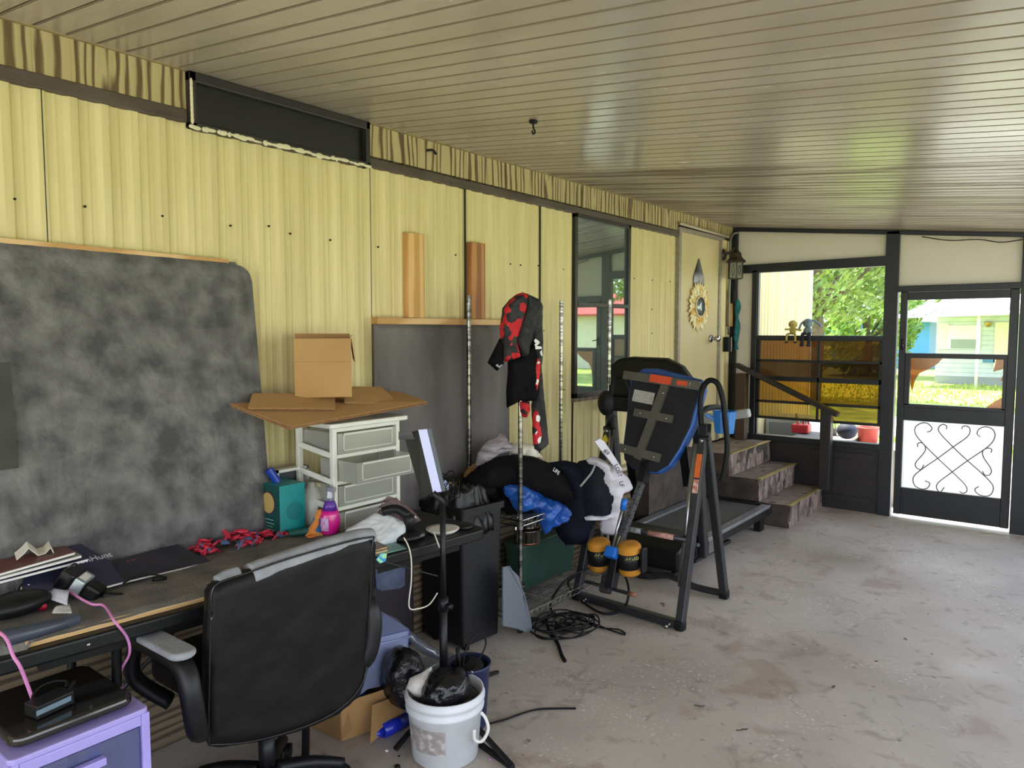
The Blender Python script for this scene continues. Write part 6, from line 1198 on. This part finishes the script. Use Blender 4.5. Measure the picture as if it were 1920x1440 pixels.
b = MB(); b.bar(at(893, 1390, 'z', .009), at(962, 1440, 'z', .009), .022, .014); tag(b.build('flat_bar', m_rubber, bevel=.003), 'straight black bar on the floor at the bottom right of the bucket', 'bar')
b = MB(); b.boxp((-2.31, 1.98, 0), (-2.14, 2.10, .02)); b.v = [V(p) for p in b.v]
# open cardboard box with rubbish under the desk
t = thing('clutter_carton', 'open torn cardboard box of tins on the floor behind the chair', 'cardboard box', (-2.32, 1.88, 0))
G1, G2, G3 = at(640, 1390, 'z', 0), at(575, 1358, 'z', 0), at(748, 1352, 'z', 0)
G4 = G2 + (G3 - G1); hgt = .155
def wall(P, Q, z0, z1, name, m, lean_=V((0, 0, 0))):
    b = MB(); n_ = (Q - P).cross(V((0, 0, 1))).normalized() * .004; b.prism([P + V((0, 0, z0)), Q + V((0, 0, z0)), Q + V((0, 0, z1)) + lean_, P + V((0, 0, z1)) + lean_], n_); return b.build(name, m, t)
wall(G2, G1, .002, hgt, 'carton_side', m_card); wall(G1, G3, .002, hgt, 'carton_side', m_cardf); wall(G4, G2, .002, hgt, 'carton_side', m_card); wall(G3, G4, .002, hgt, 'carton_side', m_card)
b = MB(); b.prism([G1 + V((0, 0, .002)), G2 + V((0, 0, .002)), G4 + V((0, 0, .002)), G3 + V((0, 0, .002))], (0, 0, .004)); b.build('carton_bottom', m_card, t)
b = MB(); F1 = at(694, 1392, 'x', -2.12); b.prism([at(698, 1322, 'x', -2.16), at(758, 1300, 'x', -2.17), at(752, 1352, 'x', -2.13), at(694, 1394, 'x', -2.11)], (-.004, .002, 0)); b.build('carton_flap', m_cardf, t)
b = MB(); b.prism([at(646, 1302, 'x', -2.25), at(659, 1368, 'x', -2.21), at(640, 1388, 'x', -2.235), at(643, 1330, 'x', -2.25)], (-.004, 0, 0)); b.build('carton_flap', m_card, t)
for (x, y, z, r, h, m_, lb) in ((-2.33, 1.84, .012, .045, .11, m_inox, 'steel tin with rings in the torn carton'), (-2.27, 1.83, .012, .035, .08, mat('teal_tin', '1d6a64', rough=.4), 'small teal tin in front in the torn carton'), (-2.33, 1.93, .012, .04, .13, mat('cyan_tin', '2f7fc0', rough=.4), 'blue tin at the back of the torn carton')):
    b = MB(); b.lathe((x, y, z), [(0, 0), (r, 0), (r, h * .3), (r * 1.04, h * .32), (r, h * .35), (r, h), (r * .9, h + .003), (0, h + .001)], 28); tag(b.build('tin', m_, smooth=True), lb, 'tin')
# clear storage box, tilted, on the clutter
t = thing('clear_storage_box', 'milky blue clear storage box standing behind the chair', 'storage box', (-2.30, 2.05, .0))
m_milk = clearmat('milky_blue_box', 'd0d8f0', 'c4cff0', .8, .08, .2)
P = [at(x, y, 'x', -2.24) for x, y in ((672, 1306), (690, 1292), (740, 1282), (764, 1246), (768, 1180), (700, 1196), (690, 1200))]
b = MB(); b.prism(P, (-.006, 0, 0)); b.build('front_side', m_milk, t)
b = MB(); A1, A2 = P[4], P[5]; b.prism([A1, A2, A2 + V((-.17, -.02, .05)), A1 + V((-.17, -.02, .05))], (0, 0, -.004)); b.prism([P[4], P[3], P[3] + V((-.17, 0, .02)), P[4] + V((-.17, -.02, .05))], (0, -.005, 0)); b.prism([P[0] + V((-.17, 0, .05)), P[3] + V((-.17, 0, .05)), A1 + V((-.17, -.02, .05)), A2 + V((-.17, -.02, .05))], (.005, 0, 0)); b.build('box_walls', m_milk, t)
b = MB(); b.tube([P[5] + V((.004, 0, -.03)), P[5].lerp(P[4], .5) + V((.006, 0, -.03)), P[4] + V((.004, 0, -.03))], .005, 8); b.build('rim', m_milk, t, smooth=True)
b = MB(); b.relief([(695,1165),(702,1142),(720,1148),(745,1160),(765,1180),(800,1205),(830,1225),(825,1240),(790,1225),(765,1200),(740,1185),(705,1190)], (-2.34, 2.2, .3), (.8, -.5, .3), .01, .04, .03, .02, 22, 5, .02); tag(b.build('clear_wrap', clearmat('clear_wrap', 'd2d8e4', 'c2c8d6', .35, .16, .12), smooth=True), 'crumpled clear plastic wrap above the milky storage box', 'plastic wrap')
t = thing('glass_dish', 'clear shallow glass dish on the floor behind the slumped black bag', 'dish', (-2.3, 2.38, 0))
b = MB(); b.prism([(x, y, .0) for x, y in rrect(-2.30, 2.36, .22, .34, .05)], (0, 0, .07)); b.build('dish_body', clearmat('pale_glass', 'd8dcdc', 'c8cccc', .4, .12, .1), t, bevel=.01)
b = MB(); b.blob((-2.47, 1.95, .36), (.05, .05, .03), 3, .3, 20, 4); tag(b.build('crimson_bundle', mat('crimson_cloth', ''), smooth=True), 'dark crimson bundle under the table above the clear wrap', 'bundle')
t = thing('blue_bottle', 'cobalt blue bottle cap end showing under the torn carton flap', 'bottle', (-2.12, 1.94, 0))
b = MB(); b.cyl((-2.13, 1.90, .03), (-2.12, 2.02, .03), .028, n=20); b.cyl((-2.135, 1.86, .03), (-2.13, 1.90, .03), .018, n=16); b.build('bottle_body', mat('cobalt', '1c30b4', rough=.25), t, smooth=True)
# scraps on the floor
for (x, y, m_, s_, nm, lb) in ((725, 1409, m_paper, .008, 'paper_scrap', 'tiny white scrap on the floor left of the bucket'), (919, 1425, m_pink, .007, 'pink_scrap', 'tiny pink scrap on the floor right of the bucket'), (748, 1419, m_rubber, .006, 'dark_pebble', 'tiny dark pebble between the white scrap and the bucket'), (745, 1440, m_rubber, .012, 'dark_pebble', 'dark lump of grit at the foot of the bucket')):
    p = at(x, y, 'z', .0); b = MB(); b.blob((p.x, p.y, s_ * .5), (s_, s_ * .8, s_ * .5), 2, .3, 60, x); tag(b.build(nm, m_, smooth=True), lb, 'scrap')
# small debris on the open floor: leaves, grit
random.seed(31)
b = MB(); m_stain = mat('stain_dark', '6d645b', rough=.6)
for x, y in ((1395, 1231), (1272, 1243), (1343, 1247), (905, 1384)):
    pass
for i, (x, y, l) in enumerate(((1303, 1322, .03), (1390, 1367, .02), (1560, 1290, .02), (1245, 1137, .04), (1640, 1240, .012), (1380, 1369, .018), (1450, 1020, .012), (1700, 1200, .012))):
    p = at(x, y, 'z', .002); b = MB(); a_ = random.uniform(0, 3); b.tube([p, p + V((l * math.cos(a_), l * math.sin(a_), .003)), p + V((l * 1.3 * math.cos(a_ + .5), l * 1.3 * math.sin(a_ + .5), 0))], .0022, 5, 3)
    tag(b.build('twig', mat('dry_twig', '4d3f33', rough=.9)), ('dry twig bit on the open concrete %s' % ('near the bottom edge of the photo' if y > 1280 else 'between the inversion table and the screen door')), 'twig', 'twigs scattered on the concrete' + (' near' if y > 1280 else ' far'))

# ---- side pad of the inversion table and plush toys on the window rail
it = bpy.data.objects['inversion_table']; t = it
c_ = at(1137, 756, 'y', 3.74)
ib('side_pad', lambda b: b.blob(c_, (.055, .04, .075), 3, .03, 5, 1), m_rubber, True)
ib('side_pad_post', lambda b: b.cyl(c_ + V((.01, .02, -.06)), AL + V((.0, -.02, .03)), .013), m_steel, True)
def toy(name, label, cat, p, body, head, mb, mh, extra):
    t = thing(name, label, cat, p); P = V(p)
    b = MB(); b.blob(P + V((0, 0, .04)), body, 3, .06, 20, 1); b.build('body', mb, t, smooth=True)
    b = MB(); b.blob(P + V((0, -.005, .04 + body[2] + head[2] * .7)), head, 3, .05, 20, 2); b.build('head', mh, t, smooth=True)
    extra(t, P)
m_yel = mat('yellow_plush', 'b8a65a', 'cbb968', 30, rough=.95, bump=.5); m_bun = mat('grey_blue_plush', '6c8088', '8799a0', 30, rough=.95, bump=.5); m_dk = mat('dark_plush', '2a2a34', rough=.9)
def e1(t, P):
    b = MB(); b.tube([P + V((-.02, 0, .06)), P + V((-.05, -.01, .055)), P + V((-.07, -.01, .058))], .009, 8, 3); b.build('arm', m_yel, t, smooth=True)
    b = MB(); b.tube([P + V((.02, 0, .06)), P + V((.05, -.01, .05)), P + V((.08, -.01, .048))], .009, 8, 3); b.build('arm', m_yel, t, smooth=True)
    for s in (-1, 1):
        b = MB(); b.tube([P + V((s * .02, -.01, .015)), P + V((s * .035, -.05, .01)), P + V((s * .04, -.055, -.03)), P + V((s * .04, -.055, -.055))], .010, 8, 3); l = b.build('leg', m_yel, t, smooth=True)
        b = MB(); b.blob(P + V((s * .04, -.06, -.062)), (.017, .02, .01), 2, 0); b.build('shoe', m_dk, l, smooth=True)
        b = MB(); b.blob(P + V((s * .011, -.045, .098)), (.0045, .004, .0045), 2, 0); b.build('eye', m_dk, t, smooth=True)
    b = MB(); b.tube([P + V((0, 0, .12)), P + V((.002, 0, .14))], lambda u: .012 * (1 - u) + .001, 8, 2); b.build('tuft', m_yel, t, smooth=True)
p = at(1486, 628, 'y', FY - .01); toy('yellow_plush_toy', 'small yellow plush doll sitting on the amber window rail, left of the two toys', 'plush toy', (p.x, FY + .0, 1.556), (.030, .026, .035), (.040, .038, .038), m_yel, m_yel, e1)
def e2(t, P):
    b = MB(); b.tube([P + V((-.02, 0, .135)), P + V((-.055, 0, .115)), P + V((-.075, 0, .07)), P + V((-.08, 0, .045))], lambda u: .010 + .008 * u, 8, 4, .5); b.build('ear', m_bun, t, smooth=True)
    b = MB(); b.tube([P + V((.02, 0, .14)), P + V((.06, 0, .13)), P + V((.10, 0, .10)), P + V((.115, 0, .085))], lambda u: .010 + .006 * u, 8, 4, .5); b.build('ear', m_bun, t, smooth=True)
    for s in (-1, 1):
        b = MB(); b.tube([P + V((s * .02, -.01, .02)), P + V((s * .03, -.055, .01)), P + V((s * .03, -.065, -.04)), P + V((s * .03, -.065, -.08))], .016, 8, 3); l = b.build('leg', m_dk, t, smooth=True)
        b = MB(); b.blob(P + V((s * .03, -.075, -.088)), (.02, .025, .014), 2, 0); b.build('foot', m_dk, l, smooth=True)
        b = MB(); b.blob(P + V((s * .014 - .005, -.046, .115)), (.005, .004, .005), 2, 0); b.build('eye', m_dk, t, smooth=True)
p = at(1514, 628, 'y', FY - .01); toy('bunny_plush_toy', 'grey blue floppy eared plush bunny on the rail, right of the yellow doll', 'plush toy', (p.x, FY + .0, 1.556), (.04, .034, .042), (.046, .042, .042), m_bun, m_bun, e2)
